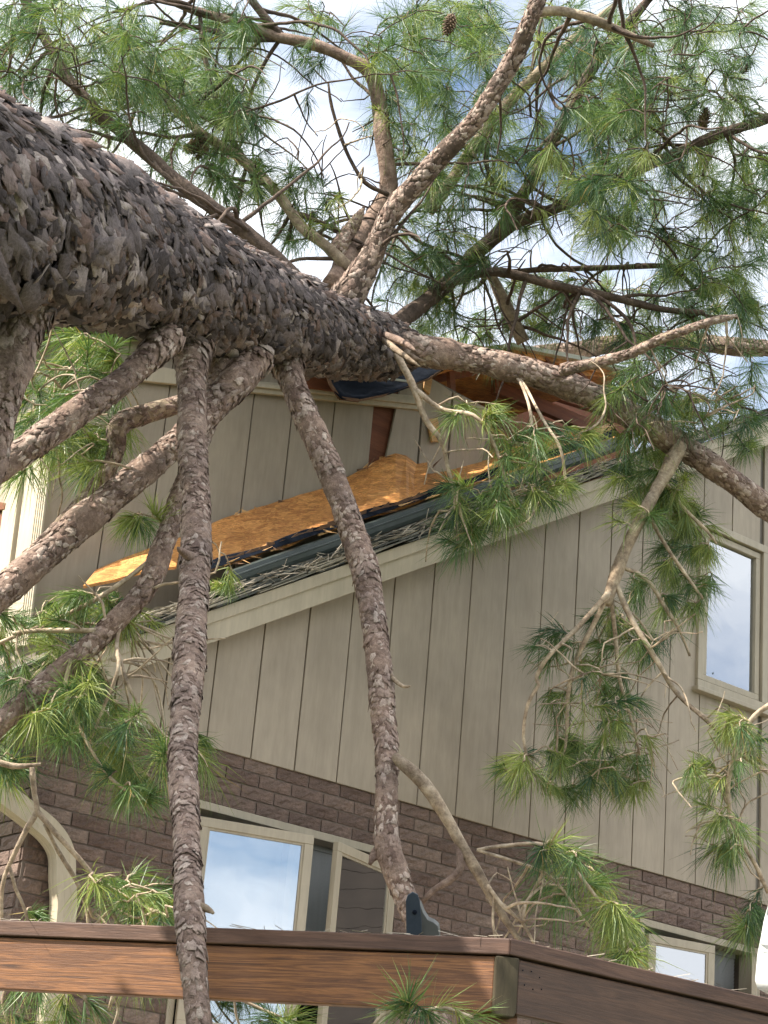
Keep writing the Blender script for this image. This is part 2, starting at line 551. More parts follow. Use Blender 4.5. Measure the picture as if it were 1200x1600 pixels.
while z > 2.0:
    shift = ((row % 2) * 0.5 * BL + J0 - 0.5 * BL)
    i0 = int(math.floor((XC - shift) / BL)) - 1
    for i in range(i0, i0 + 36):
        x = shift + i * BL
        if x < XC - 0.12 or x > XR - BL:
            continue
        if x < XC:
            continue
        bad = False
        for o_ in (LW, RW):
            if x + BL > o_[0] + 0.01 and x < o_[1] - 0.01 and z < o_[3] - 0.01 and z + BH > o_[2]:
                bad = True
        if bad:
            # bricks cut by the jamb: keep the piece outside the opening
            for o_ in (LW, RW):
                if z < o_[3] - 0.01 and z + BH > o_[2]:
                    if x < o_[0] - 0.03 < x + BL:
                        cand.append((x, z, (o_[0] - x) / BL))
                    if x + 0.03 < o_[1] < x + BL - 0.03:
                        cand.append((o_[1] + 0.008, z, (x + BL - o_[1] - 0.008) / BL))
            continue
        cand.append((x, z, 1.0))
    # closer bricks at the corner
    xs0 = shift + math.ceil((XC - shift) / BL) * BL
    if xs0 - XC > 0.03:
        cand.append((XC, z, (xs0 - XC) / BL))
    z -= BH
    row += 1
scored = []
for c in cand:
    px_, py_, d_ = proj((c[0] + BL * c[2] / 2, 0, c[1] + BH / 2))
    inside = -25 < px_ < 1225 and -20 < py_ < 1620
    tr_ = 1437 + px_ * 0.038 if px_ < 797 else 1467 + (px_ - 797) * 0.236
    hidden = tr_ + 8 < py_ < tr_ + 80
    scored.append(((1 if inside and not hidden else 0) * 1000 - d_ - (0.5 if hidden else 0), c))
scored.sort(key=lambda q: -q[0])
rest = MB()
for idx, (s_, c) in enumerate(scored):
    if idx < 300 and s_ > 0:
        o = bpy.data.objects.new('brick', variants[(idx * 5 + idx // 7) % 7][0])
        COL.objects.link(o)
        o.parent = brick_wall
        o.location = (c[0] + BJ / 2, random.uniform(-0.002, 0.002), c[1] + BJ / 2)
        o.scale = (c[2] if c[2] < 1 else 1, 1, 1)
    elif c[1] > 2.3:
        vv = variants[idx % 7][1]
        rest.add([(c[0] + BJ / 2 + p[0] * c[2], p[1], c[1] + BJ / 2 + p[2]) for p in vv.v], vv.f)
tag(rest.build('brick', M['brick'], brick_wall), kind='stuff')
# brick return on the side wall
mo = MB()
mo.box(XC + 0.012, XC + 0.2, 0.2, 5.0, 0.0, ZS + 0.3)
side_brick = mo.build('side_brick_wall', M['mortar'], house)
Rm = Matrix.Rotation(-math.pi / 2, 4, 'Z')
for r_ in range(18):
    zz = ZS + 0.15 - (r_ + 1) * BH
    for i in range(6):
        yb = 0.004 + BL * (i + 1) + (0 if r_ % 2 else -0.5 * BL)
        ln = 1.0
        if i == 0 and r_ % 2 == 0:
            ln = 0.48
        o = bpy.data.objects.new('brick', variants[(r_ * 3 + i) % 7][0])
        COL.objects.link(o)
        o.parent = side_brick
        o.matrix_local = Matrix.Translation((XC + random.uniform(-.002, .002), yb, zz)) @ Rm @ Matrix.Diagonal((ln, 1, 1, 1))

# --- gable siding boards
sb = MB()
wall_with_holes(sb, XC, 10.2, ZS + 0.02, ZS + 0.03, 0.012, 0.1, [])
top = [(XC + .05, ZS + .03), (XR, ZS + .03), (XR, rake_z(XR) + .1), (XC + .05, rake_z(XC) + .12)]
sb = MB()
wall_pts = [(XC + .02, 0.004, ZS + .02), (UW[0], 0.004, ZS + .02), (UW[0], 0.004, rake_z(UW[0]) + .12), (XC + .02, 0.004, rake_z(XC) + .16)]
sb.prism(wall_pts, (0, 0.12, 0))
sb.prism([(UW[1], 0.004, ZS + .02), (XR, 0.004, ZS + .02), (XR, 0.004, rake_z(XR) + .12), (UW[1], 0.004, rake_z(UW[1]) + .12)], (0, 0.12, 0))
sb.prism([(UW[0], 0.0045, ZS + .02), (UW[1], 0.0045, ZS + .02), (UW[1], 0.0045, UW[2]), (UW[0], 0.0045, UW[2])], (0, 0.12, 0))
sb.prism([(UW[0], 0.0045, UW[3]), (UW[1], 0.0045, UW[3]), (UW[1], 0.0045, rake_z(UW[1]) + .12), (UW[0], 0.0045, rake_z(UW[0]) + .12)], (0, 0.12, 0))
gable = sb.build('gable_wall', M['groove'], house)


def siding_board(x0, x1, zb, zt0, zt1, y, parent, th=0.018):
    mb = MB()
    dz = random.uniform(-0.003, 0.003)
    mb.prism([(x0, y, zb + dz), (x1, y, zb + dz), (x1, y, zt1), (x0, y, zt0)], (0, -th, 0))
    return mb.build('siding_board', M['siding'], parent, bevel=0.0025)


gv = 0.0045
for k in range(-2, 22):
    x0, x1 = G0 + GW * k + gv, G0 + GW * (k + 1) - gv
    if k == -3 or x1 < XC + .05:
        continue
    x0 = max(x0, XC + 0.0)
    yy = 0.0 + random.uniform(-0.0012, 0.0012)
    zt0, zt1 = rake_z(x0) + 0.10, rake_z(x1) + 0.10
    if k in (14, 15):
        siding_board(x0, x1, ZS - 0.004, UW[2] - .02, UW[2] - .02, yy, gable)
        siding_board(x0, x1, UW[3] + .02, zt0, zt1, yy, gable)
    elif k == 16:
        siding_board(x0 + .04, x1, ZS - 0.004, zt0, zt1, yy, gable)
    else:
        siding_board(x0, x1, ZS - 0.004, zt0, zt1, yy, gable)

# --- rake: fascia board, upper trim strip, soffit, roof slab, shingles
XA, XB = 4.35, 12.0
YF = -0.15
mb = MB()
mb.prism([(XA, YF, rake_z(XA)), (XB, YF, rake_z(XB)), (XB, YF, rake_z(XB) + .185), (XA, YF, rake_z(XA) + .185)], (0, 0.022, 0))
mb.build('rake_board', M['trim'], house, bevel=0.003)
mb = MB()
mb.prism([(XA, YF - .018, rake_z(XA) + .118), (XB, YF - .018, rake_z(XB) + .118), (XB, YF - .018, rake_z(XB) + .196), (XA, YF - .018, rake_z(XA) + .196)], (0, 0.016, 0))
mb.build('rake_trim', M['trim'], house, bevel=0.003)
mb = MB()
mb.prism([(XA, YF + .023, rake_z(XA) + .03), (XB, YF + .023, rake_z(XB) + .03), (XB, YF + .023, rake_z(XB) + .05), (XA, YF + .023, rake_z(XA) + .05)], (0, 0.12, 0))
mb.build('soffit', M['trim'], house)
mb = MB()
XM = 8.75                                    # right of here the roof runs back over the whole wing
mb.prism([(XA, YF + .03, rake_z(XA) + .12), (XM, YF + .03, rake_z(XM) + .12), (XM, YF + .03, rake_z(XM) + .20), (XA, YF + .03, rake_z(XA) + .20)], (0, 0.58, 0))
mb.prism([(XM, YF + .03, rake_z(XM) + .12), (XB, YF + .03, rake_z(XB) + .12), (XB, YF + .03, rake_z(XB) + .20), (XM, YF + .03, rake_z(XM) + .20)], (0, 6.0, 0))
roof = mb.build('roof', M['backing'], house)
nl = math.hypot(1, SLOPE)
tv = np.array([1 / nl, 0, SLOPE / nl]); nv = np.array([-SLOPE / nl, 0, 1 / nl])
for layer in range(11):
    x = XA - 0.1 + layer * 0.07
    while x < XB:
        ln = random.uniform(0.22, 0.40)
        a = np.array([x, 0, rake_z(x) + 0.200 + layer * 0.0092 + random.uniform(0, .003)])
        a[1] = YF - 0.045 + 0.004 * layer + random.uniform(-0.025, 0.02)
        til = random.uniform(-0.004, 0.016)
        b_ = a + tv * ln + nv * til
        sk = random.uniform(-0.012, 0.012)
        s = MB()
        th = nv * random.uniform(0.005, 0.010)
        q = [a, b_ + np.array([0, sk, 0]), b_ + np.array([0, 0.25, 0.0]), a + np.array([0, 0.25, 0.0])]
        s.prism(q, th)
        s.build('shingle', M['shingle'], roof)
        x += ln / nl + random.uniform(-0.02, 0.03)

# dry needles caught on the shingle edge
sv, sf = [], []
for i in range(520):
    x = random.uniform(5.2, 9.6)
    c = np.array([x, YF - 0.055 + random.uniform(-.012, .03), rake_z(x) + random.uniform(0.225, 0.315)])
    d_ = tv * random.choice((-1, 1)) + RNG.normal(0, 0.28, 3)
    d_ /= np.linalg.norm(d_)
    e_ = np.cross(d_, RNG.normal(0, 1, 3)); e_ = e_ / np.linalg.norm(e_) * 0.0022
    ln = random.uniform(.05, .16)
    k = len(sv)
    sv += [c - d_ * ln / 2 - e_, c - d_ * ln / 2 + e_, c + d_ * ln / 2 + e_ + nv * .01, c + d_ * ln / 2 - e_ + nv * .01]
    sf.append((k, k + 1, k + 2, k + 3))
sm_ = MB(); sm_.add(sv, sf)
M['straw'] = paint('dry_needle', (0.36, 0.31, 0.24), 0.4)
tag(sm_.build('dry_needles', M['straw'], roof), kind='stuff')

# --- dark metal strip lying above the shingles
def sweep_line(name, a, b_, profile, mat, parent, nseg=14, wob=0.004):
    mb = MB()
    a, b_ = np.asarray(a, float), np.asarray(b_, float)
    npf = len(profile)
    wv = np.cumsum(RNG.normal(0, wob, nseg + 1)) * 0.4
    for i in range(nseg + 1):
        c = a + (b_ - a) * i / nseg
        for (py, pz) in profile:
            mb.v.append((c[0], c[1] + py, c[2] + pz + wv[i]))
    for i in range(nseg):
        for k in range(npf):
            k2 = (k + 1) % npf
            mb.f.append((i * npf + k, (i + 1) * npf + k, (i + 1) * npf + k2, i * npf + k2))
    mb.f.append(tuple(range(npf)))
    mb.f.append(tuple(nseg * npf + k for k in range(npf - 1, -1, -1)))
    return mb.build(name, mat, parent)


ya = -0.10
A_, B_ = W(352, 921, ya), W(965, 707, ya)
sweep_line('metal_strip', A_, B_, [(0, 0), (-0.030, 0.004), (-0.042, 0.028), (-0.046, 0.058), (-0.052, 0.062), (-0.050, 0.070), (-0.026, 0.072), (-0.022, 0.098), (0.02, 0.110), (0.022, 0.10), (-0.016, 0.09), (-0.018, 0.064), (-0.036, 0.058), (-0.034, 0.03), (-0.024, 0.010), (0, 0.006)], M['metal'], house)
A_, B_ = W(318, 893, -0.06), W(965, 680, -0.06)
mb = MB()
pts = [A_ + (B_ - A_) * t for t in np.linspace(0, 1, 24)]
up = [p + np.array([0, 0.03, 0.045 + 0.012 * math.sin(i * 1.7)]) for i, p in enumerate(pts)]
for i in range(23):
    mb.prism([pts[i], pts[i + 1], up[i + 1], up[i]], (0, 0.01, 0.004))
mb.build('torn_felt_strip', M['felt'], house)

# --- plywood sheets thrown up against the upper wall
def sheet(name, low, high, mat, th=0.016, ylow=-0.03, yhigh=0.40, parent=house, rag=0.0):
    lo_ = [W(x, y, ylow) for x, y in low]
    hi = [W(x, y, yhigh) for x, y in high]
    if rag:
        lo_ = [p + np.array([0, 0, random.uniform(-rag, rag)]) for p in lo_]
    pts = lo_ + hi[::-1]
    nrm = np.cross(lo_[-1] - lo_[0], hi[0] - lo_[0])
    nrm /= np.linalg.norm(nrm)
    mb = MB()
    if len(low) == len(high):
        n_ = len(low)
        back = nrm * (th if nrm[1] > 0 else -th)
        for i in range(n_):
            mb.v += [tuple(lo_[i]), tuple(hi[i]), tuple(hi[i] + back), tuple(lo_[i] + back)]
        for i in range(n_ - 1):
            for k in range(4):
                k2 = (k + 1) % 4
                mb.f.append((i * 4 + k, (i + 1) * 4 + k, (i + 1) * 4 + k2, i * 4 + k2))
        mb.f += [(0, 1, 2, 3), tuple((n_ - 1) * 4 + k for k in (3, 2, 1, 0))]
    return mb.build(name, mat, parent)


xl = np.linspace(318, 668, 22)
low = [(x, 893 + (x - 318) * (776 - 893) / 350 + random.uniform(-3, 3)) for x in xl]
topf = [(318, 824), (350, 810), (400, 794), (450, 779), (500, 764), (540, 747), (575, 727), (600, 714), (622, 707), (640, 713), (655, 728), (668, 722)]
high = [(x, float(np.interp(x, [p[0] for p in topf], [p[1] for p in topf])) + random.uniform(-0.8, 0.8)) for x in xl]
o = sheet('plywood_sheet', low, high, M['plywood'], rag=0.003)
o['label'] = 'fresh orange plywood sheet torn up along the rake'
sheet('plywood_sheet', [(130, 915), (180, 905), (230, 890), (275, 885)], [(150, 890), (190, 873), (235, 856), (285, 838)], M['plywood'], ylow=0.05, yhigh=0.34)
xl = np.linspace(660, 960, 12)
low = [(x, 779 + (x - 660) * (690 - 779) / 300 + random.uniform(-3, 3)) for x in xl]
high = [(x, 728 + (x - 660) * (662 - 728) / 300 + random.uniform(-2, 2)) for x in xl]
sheet('plywood_sheet', low, high, M['plywood'], ylow=0.03, yhigh=0.62)
# torn dark lower edge
mb = MB()
xs_ = np.linspace(322, 668, 30)
prev = None
for i in range(29):
    a, b_ = xs_[i], xs_[i + 1]
    ya_, yb_ = 893 + (a - 318) * (-117 / 350), 893 + (b_ - 318) * (-117 / 350)
    h1, h2 = random.uniform(5, 13), random.uniform(5, 13)
    mb.prism([W(a, ya_ + 2, -0.045), W(b_, yb_ + 2, -0.045), W(b_, yb_ - h2, -0.041), W(a, ya_ - h1, -0.041)], (0, 0.008, 0))
mb.build('torn_plywood_edge', M['ply_edge'], house)
for i in range(34):
    x_ = random.uniform(330, 700)
    if random.random() < 0.5:
        yb_ = float(np.interp(x_, [318, 668, 700], [893, 776, 766])); yo_ = -0.05; L_px = random.uniform(8, 26)
    else:
        yb_ = float(np.interp(x_, [p[0] for p in topf], [p[1] for p in topf])) if x_ < 668 else 730; yo_ = 0.36; L_px = random.uniform(6, 22)
    ang_ = random.uniform(-0.9, 0.3) if yo_ > 0 else random.uniform(-0.5, 0.5)
    p_ = W(x_, yb_ + random.uniform(-3, 3), yo_); q_ = W(x_ + L_px * math.cos(ang_), yb_ + L_px * math.sin(ang_), yo_ - random.uniform(0, .06))
    mb = MB()
    side_ = np.array([0, random.uniform(-.5, .5), 1.0]) * random.uniform(0.004, 0.012)
    mb.prism([p_ - side_, p_ + side_, q_ + side_ * 0.15], (0, 0.004, 0.001))
    mb.build('splinter', M['lumber'] if i % 3 else M['ply_edge'], house)
# loose laths on the right
for (p, q, w_) in (((838, 706), (950, 672), .03), ((850, 716), (955, 684), .026), ((1040, 636), (1100, 622), .05)):
    mb = MB()
    mb.beam(W(*p, -0.02), W(*q, 0.0), 0.03, w_, up=(0, 0, 1))
    mb.build('lath', M['lumber'], house, bevel=0.002)

# --- upper wall behind
YU = 0.45
ub = MB()
uw_top = [(66, 470), (250, 500), (440, 545), (600, 588), (672, 585)]
poly = [np.array([XC + .06, YU + .004, 4.2]), np.array([8.15, YU + .004, 4.2])]
poly += [W(x, y, YU + .004) for x, y in ((768, 642), (668, 588), (560, 560), (300, 510))] + [np.array([XC + .06, YU + .004, 7.0])]
ub.prism(poly, (0, 0.1, 0))
upper = ub.build('upper_wall', M['groove'], house)
ugx = [XC + 0.02]
for (x, y) in ((189, 620), (264, 600), (327, 600), (390, 660), (448, 700), (516, 680), (577, 690)):
    ugx.append(W(x, y, YU)[0])
for i in range(len(ugx) - 1):
    x0, x1 = ugx[i] + (gv if i else 0), ugx[i + 1] - gv
    zt = [W(p, q, YU)[2] for p, q in ((66, 470), (250, 498), (440, 540), (600, 575))]
    zx = [W(p, q, YU)[0] for p, q in ((66, 470), (250, 498), (440, 540), (600, 575))]
    siding_board(x0, x1, 4.6, float(np.interp(x0, zx, zt)), float(np.interp(x1, zx, zt)), YU + random.uniform(-.001, .001), upper)
# boards knocked out of line to the right of the gap
def px_board(pts, y0, name, mat, th=0.018, parent=upper):
    mb = MB()
    mb.prism([W(x, y, y0) for x, y in pts], (0, th, 0))
    return mb.build(name, mat, parent, bevel=0.002)


px_board([(598, 740), (650, 740), (662, 588), (626, 606)], YU - 0.035, 'siding_board', M['siding'])
px_board([(653, 740), (697, 740), (706, 612), (666, 586)], YU - 0.02, 'siding_board', M['siding'])
px_board([(700, 740), (752, 730), (766, 640), (709, 612)], YU - 0.012, 'siding_board', M['siding'])
px_board([(574, 745), (602, 745), (628, 600), (582, 600)], YU + 0.003, 'exposed_stud', M['old_timber'], 0.06)
# frieze board under the upper eave
mb = MB()
mb.prism([W(150, 590, YU - .03), W(658, 643, YU - .03), W(662, 622, YU - .03), W(560, 612, YU - .03), W(380, 596, YU - .03), W(150, 560, YU - .03)], (0, -0.03, 0))
mb.build('frieze_board', M['trim'], house, bevel=0.004)
mb = MB()
mb.prism([W(380, 604, YU - .062), W(659, 634, YU - .062), W(661, 627, YU - .062), W(380, 598, YU - .062)], (0, -0.02, 0))
mb.build('frieze_bead', M['trim'], house, bevel=0.004)
# dark soffit / eave behind the trunk
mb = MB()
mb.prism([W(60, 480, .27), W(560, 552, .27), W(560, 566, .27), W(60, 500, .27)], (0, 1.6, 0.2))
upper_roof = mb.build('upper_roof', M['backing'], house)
px_board([(455, 575), (530, 590), (530, 612), (452, 602)], YU - 0.1, 'eave_fascia', M['old_timber'], 0.02, house)

# cavity: inner red-brown sheathing, rafters, stud
px_board([(590, 860), (985, 800), (985, 640), (930, 560), (800, 538), (700, 545), (600, 580)], 1.7, 'inner_sheathing', M['old_timber'], 0.03, house)
for (p, q, y1, y2, w_, h_) in (((770, 604), (935, 672), .9, .9, .05, .105), ((700, 560), (950, 640), 1.25, 1.25, .05, .12), ((740, 548), (960, 612), 0.7, 0.8, .05, .09),
                               ((703, 572), (708, 640), .55, .55, .05, .035), ((664, 590), (770, 570), .62, .62, .03, .10), ((655, 600), (640, 660), .47, .47, .03, .05), ((820, 600), (860, 700), 1.5, 1.5, .05, .05)):
    mb = MB()
    mb.beam(W(*p, y1), W(*q, y2), w_, h_, up=(0, 0.02, 1) if abs(p[0] - q[0]) > 40 else (0, 1, 0))
    mb.build('rafter', M['old_timber'], house, bevel=0.004)
px_board([(664, 592), (676, 592), (672, 616), (662, 606)], YU - .05, 'split_wood', M['lumber'], 0.02, house)
px_board([(668, 655), (684, 652), (690, 690), (676, 690)], YU - .06, 'split_wood', M['lumber'], 0.02, house)
# roof corner sticking up behind the big limb
mb = MB()
mb.prism([W(690, 556, .35), W(800, 535, .35), W(800, 541, .35), W(690, 566, .35)], (0.0, 0.55, 0.0))
mb.prism([W(800, 535, .351), W(935, 561, .351), W(980, 575, .351), W(980, 581, .351), W(930, 567, .351), W(800, 541, .351)], (0.0, 0.6, 0.0))
mb.build('roof_edge_metal', M['edge_metal'], house)
mb = MB()
mb.prism([W(700, 568, .40), W(800, 543, .40), W(975, 583, .40), W(975, 590, .40), W(800, 552, .40), W(700, 578, .40)], (0.0, 1.4, 0.05))
mb.build('roof_sheathing', M['plywood'], house)
px_board([(786, 552), (806, 545), (935, 572), (955, 590), (880, 584)], .44, 'gable_end_board', M['plywood'], 0.02, house)
for k in range(3):
    mb = MB(); mb.beam(W(812 + 38 * k, 552 + 8 * k, .41), W(850 + 38 * k, 590 + 6 * k, .42), .03, .02); mb.build('rafter', M['old_timber'], house)
# hanging torn underlayment under the trunk tip
mb = MB()
nu, nvv = 14, 8
edge_lo = [(506, 568), (516, 600), (530, 622), (560, 626), (600, 618), (640, 604), (670, 592), (698, 574)]
edge_hi = [(500, 560), (520, 566), (545, 568), (570, 566), (600, 564), (630, 562), (660, 560), (700, 566)]
el = np.array(edge_lo, float); eh = np.array(edge_hi, float)
tt = np.linspace(0, 7, nu)
for i in range(nu):
    a = np.array([np.interp(tt[i], range(8), el[:, 0]), np.interp(tt[i], range(8), el[:, 1])])
    b_ = np.array([np.interp(tt[i], range(8), eh[:, 0]), np.interp(tt[i], range(8), eh[:, 1])])
    for j in range(nvv):
        s = j / (nvv - 1)
        c = a + (b_ - a) * s
        yy = 0.14 + 0.26 * math.sin(s * math.pi * 0.5) + 0.03 * math.sin(i * 1.3 + s * 4)
        mb.v.append(tuple(W(c[0], c[1], yy)))
mb.f = [(i * nvv + j, (i + 1) * nvv + j, (i + 1) * nvv + j + 1, i * nvv + j + 1) for i in range(nu - 1) for j in range(nvv - 1)]
o = mb.build('torn_underlayment', M['felt'], house, smooth=True)
sm = o.modifiers.new('solid', 'SOLIDIFY'); sm.thickness = 0.006
mb = MB()
for i in range(7):
    mb.beam(W(*edge_lo[i], 0.135), W(*edge_lo[i + 1], 0.135), 0.012, 0.012 if i > 2 else 0.02)
mb.build('torn_sheathing_edge', M['ply_edge'], house)
mb = MB()
mb.beam(W(565, 586, .12), W(638, 596, .12), .01, .014)
mb.beam(W(640, 566, .11), W(700, 556, .11), .03, .045)
mb.build('bent_flashing', M['edge_metal'], house)

# --- left face of the upper storey: corner board with flutes, casing, window
XL = XC + 0.04
def sidepoly(mb, pts, th):
    mb.prism([WX(x, y, XL - 0.001) for x, y in pts], (-th, 0, 0))


mb = MB()
mb.box(XL, XL + .08, YU, 4.0, 4.65, 7.1)
side_wall = mb.build('side_wall', M['siding'], house)
mb = MB(); sidepoly(mb, [(84, 700), (46, 1010), (12, 1018), (52, 700)], 0.028)
corner = mb.build('corner_board', M['trim'], house, bevel=0.003)
mb = MB()
for i in range(5):
    f0, f1 = 0.04 + i * 0.10, 0.04 + i * 0.10 + 0.055
    sidepolyp = [(84 - 32 * f0, 701), (46 - 34 * f0, 1009), (46 - 34 * f1, 1009), (84 - 32 * f1, 701)]
    mb.prism([WX(x, y, XL - 0.030) for x, y in sidepolyp], (-0.010, 0, 0))
mb.build('flute', M['trim'], corner)
mb = MB(); sidepoly(mb, [(49, 700), (9, 1012), (-14, 1018), (28, 700)], 0.045)
mb.build('window_casing', M['trim'], house, bevel=0.003)
mb = MB(); sidepoly(mb, [(20, 790), (-30, 780), (-30, 805), (18, 800)], 0.05)
mb.build('window_head', M['old_timber'], house, bevel=0.003)
mb = MB(); sidepoly(mb, [(12, 803), (3, 880), (-30, 880), (-30, 803)], 0.03)
mb.build('side_window_frame', M['old_timber'], house, bevel=0.003)

# --- gutter and downspout at the left corner
def rect_sweep(name, path, w_, d_, mat, parent, ribs=True):
    pts = catmull(path, 0.03)
    mb = MB()
    tan = np.gradient(pts, axis=0); tan /= np.linalg.norm(tan, axis=1)[:, None]
    side = np.array([0.0, 1.0, 0.0])
    prof = []
    for (a, b_) in ((-1, -1), (1, -1), (1, 1), (-1, 1)):
        prof.append((a, b_))
    full = []
    for i in range(4):
        p, q = np.array(prof[i]), np.array(prof[(i + 1) % 4])
        full.append(p * 0.97)
        for t in (0.3, 0.36, 0.64, 0.70):
            inset = 0.93 if t in (0.36, 0.64) and ribs else 1.0
            full.append((p + (q - p) * t) * np.array([inset if abs(p[0] - q[0]) < .1 else 1, inset if abs(p[1] - q[1]) < .1 else 1]))
    k = len(full)
    for i in range(len(pts)):
        s = side - tan[i] * (side @ tan[i]); s /= np.linalg.norm(s)
        u_ = np.cross(tan[i], s)
        for (a, b_) in full:
            mb.v.append(tuple(pts[i] + u_ * a * w_ / 2 + s * b_ * d_ / 2))
    for i in range(len(pts) - 1):
        for j in range(k):
            j2 = (j + 1) % k
            mb.f.append((i * k + j, (i + 1) * k + j, (i + 1) * k + j2, i * k + j2))
    return mb.build(name, mat, parent)


yd = -0.065
d0 = W(97, 1440, yd)
path = [W(-40, 1205, yd), W(-10, 1232, yd), W(40, 1270, yd), W(76, 1300, yd), W(95, 1332, yd), W(97, 1375, yd), d0, np.array([d0[0] + .01, yd, 2.6]), np.array([d0[0] + .02, yd, 1.2]), np.array([d0[0] + .02, yd, 0.1])]
rect_sweep('downspout', path, 0.115, 0.085, M['trim'], house)
mb = MB()
gx = XA - 0.06
mb.prism([(gx - .13, -.25, 4.02), (gx, -.25, 4.02), (gx + .02, -.25, 4.12), (gx - .15, -.25, 4.12)], (0, 5, 0))
mb.build('gutter', M['trim'], house)

# --- windows
def ring(mb, x0, x1, z0, z1, w_, y0, y1):
    mb.box(x0, x1, y0, y1, z1 - w_, z1)
    mb.box(x0, x1, y0, y1, z0, z0 + w_)
    mb.box(x0, x0 + w_, y0 + .001, y1, z0 + w_, z1 - w_)
    mb.box(x1 - w_, x1, y0 + .001, y1, z0 + w_, z1 - w_)


def room(x0, x1, z0, z1, y0, parent):
    mb = MB()
    y1 = y0 + 2.2
    a, b_, c, d = x0 - .3, x1 + .3, z0 - .3, z1 + .4
    mb.add([(a, y0, c), (b_, y0, c), (b_, y0, d), (a, y0, d), (a, y1, c), (b_, y1, c), (b_, y1, d), (a, y1, d)],
           [(4, 5, 6, 7), (0, 4, 7, 3), (1, 2, 6, 5), (3, 7, 6, 2), (0, 1, 5, 4)])
    return mb.build('dark_interior', M['room'], parent)


def sash(parent, hx, hy, z0, z1, w_, th, right):
    # a casement leaf hinged at (hx, hy); swings towards the garden by th
    fw, t_ = 0.052, 0.036
    mb = MB()
    s = -1 if right else 1
    xs2 = sorted((0, s * w_))
    ring(mb, xs2[0], xs2[1], 0, z1 - z0, fw, -t_, 0)
    o = mb.build('sash', M['frame'], parent, bevel=0.003)
    o.location = (hx, hy, z0)
    o.rotation_euler = (0, 0, (th if right else -th))
    mg = MB()
    mg.box(xs2[0] + fw - .004, xs2[1] - fw + .004, -t_ * 0.55, -t_ * 0.45, fw - .004, z1 - z0 - fw + .004)
    mg.build('pane', M['glass'], o)
    mbd = MB()
    ring(mbd, xs2[0] + fw, xs2[1] - fw, fw, z1 - z0 - fw, 0.012, -t_ + .008, -t_ * .56)
    mbd.build('glazing_bead', M['frame'], o)
    return o


def casement(op, hl, hr, wl_, wr_, tl, trr, blind=True):
    x0, x1, z0, z1 = op
    mb = MB()
    ring(mb, x0 - .002, x1 + .002, z0, z1 - 0.002, 0.045, -0.012, 0.12)
    mb.box((x0 + x1) / 2 - .02, (x0 + x1) / 2 + .02, 0.04, 0.10, z0 + .045, z1 - .05)
    fr_ = mb.build('window', M['frame'], house, bevel=0.003)
    mb = MB()
    mb.box(x0 - .03, x1 + .03, -0.06, 0.12, z0 - .04, z0 - .002)
    mb.build('sill', M['frame'], fr_, bevel=0.004)
    sash(fr_, hl, -0.02, z0 + .06, z1 - .10, wl_, tl, False)
    sash(fr_, hr, -0.02, z0 + .06, z1 - .10, wr_, trr, True)
    room(x0, x1, z0, z1, 0.21, fr_)
    if blind:
        mb = MB()
        zz = z1 - 0.08
        while zz > z1 - 0.62:
            mb.prism([(x0 + .05, 0.160, zz), (x1 - .05, 0.160, zz), (x1 - .05, 0.150, zz + .026), (x0 + .05, 0.150, zz + .026)], (0, 0.002, 0.0))
            zz -= 0.024
        mb.box(x0 + .05, x1 - .05, 0.145, 0.18, z1 - .07, z1 - .035)
        mb.build('blind', M['blind'], fr_)
    return fr_


casement(LW, 5.845, 7.205, 0.655, 0.635, math.radians(17.8), math.radians(19.5))
casement(RW, 9.345, 10.405, 0.52, 0.48, math.radians(12), math.radians(38))
# upper window
x0, x1, z0, z1 = UW
mb = MB()
ring(mb, x0 - .05, x1 + .05, z0 - .05, z1 + .05, 0.056, -0.045, 0.02)
upw = mb.build('window', M['frame'], house, bevel=0.004)
mb = MB(); ring(mb, x0 + .016, x1 - .016, z0 + .016, z1 - .016, 0.046, -0.022, 0.05)
sh = mb.build('sash', M['frame'], upw, bevel=0.004)
mb = MB(); mb.box(x0 + .055, x1 - .055, 0.006, 0.012, z0 + .055, z1 - .055)
mb.build('pane', M['glass'], sh)
mb = MB(); mb.box(x0 - .08, x1 + .08, -0.075, 0.0, z0 - .085, z0 - .052)
mb.build('sill', M['frame'], upw, bevel=0.004)
room(x0, x1, z0, z1, 0.13, upw)
mb = MB(); mb.box(x0 + .05, x1 - .05, 0.09, 0.095, z1 - .45, z1 - .03); mb.box(x0 + .05, x1 - .05, 0.08, 0.105, z1 - .47, z1 - .44)
mb.build('roller_blind', M['blind'], upw)

# ------------------------------------------------------------------ fallen pine
pine = empty('fallen_pine_tree', 'huge fallen pine with flaky grey bark lying across the house roof', 'tree')
VIEW_R = {}
limb_nodes = []          # (pos, radius, limb id)
limb_objs = []


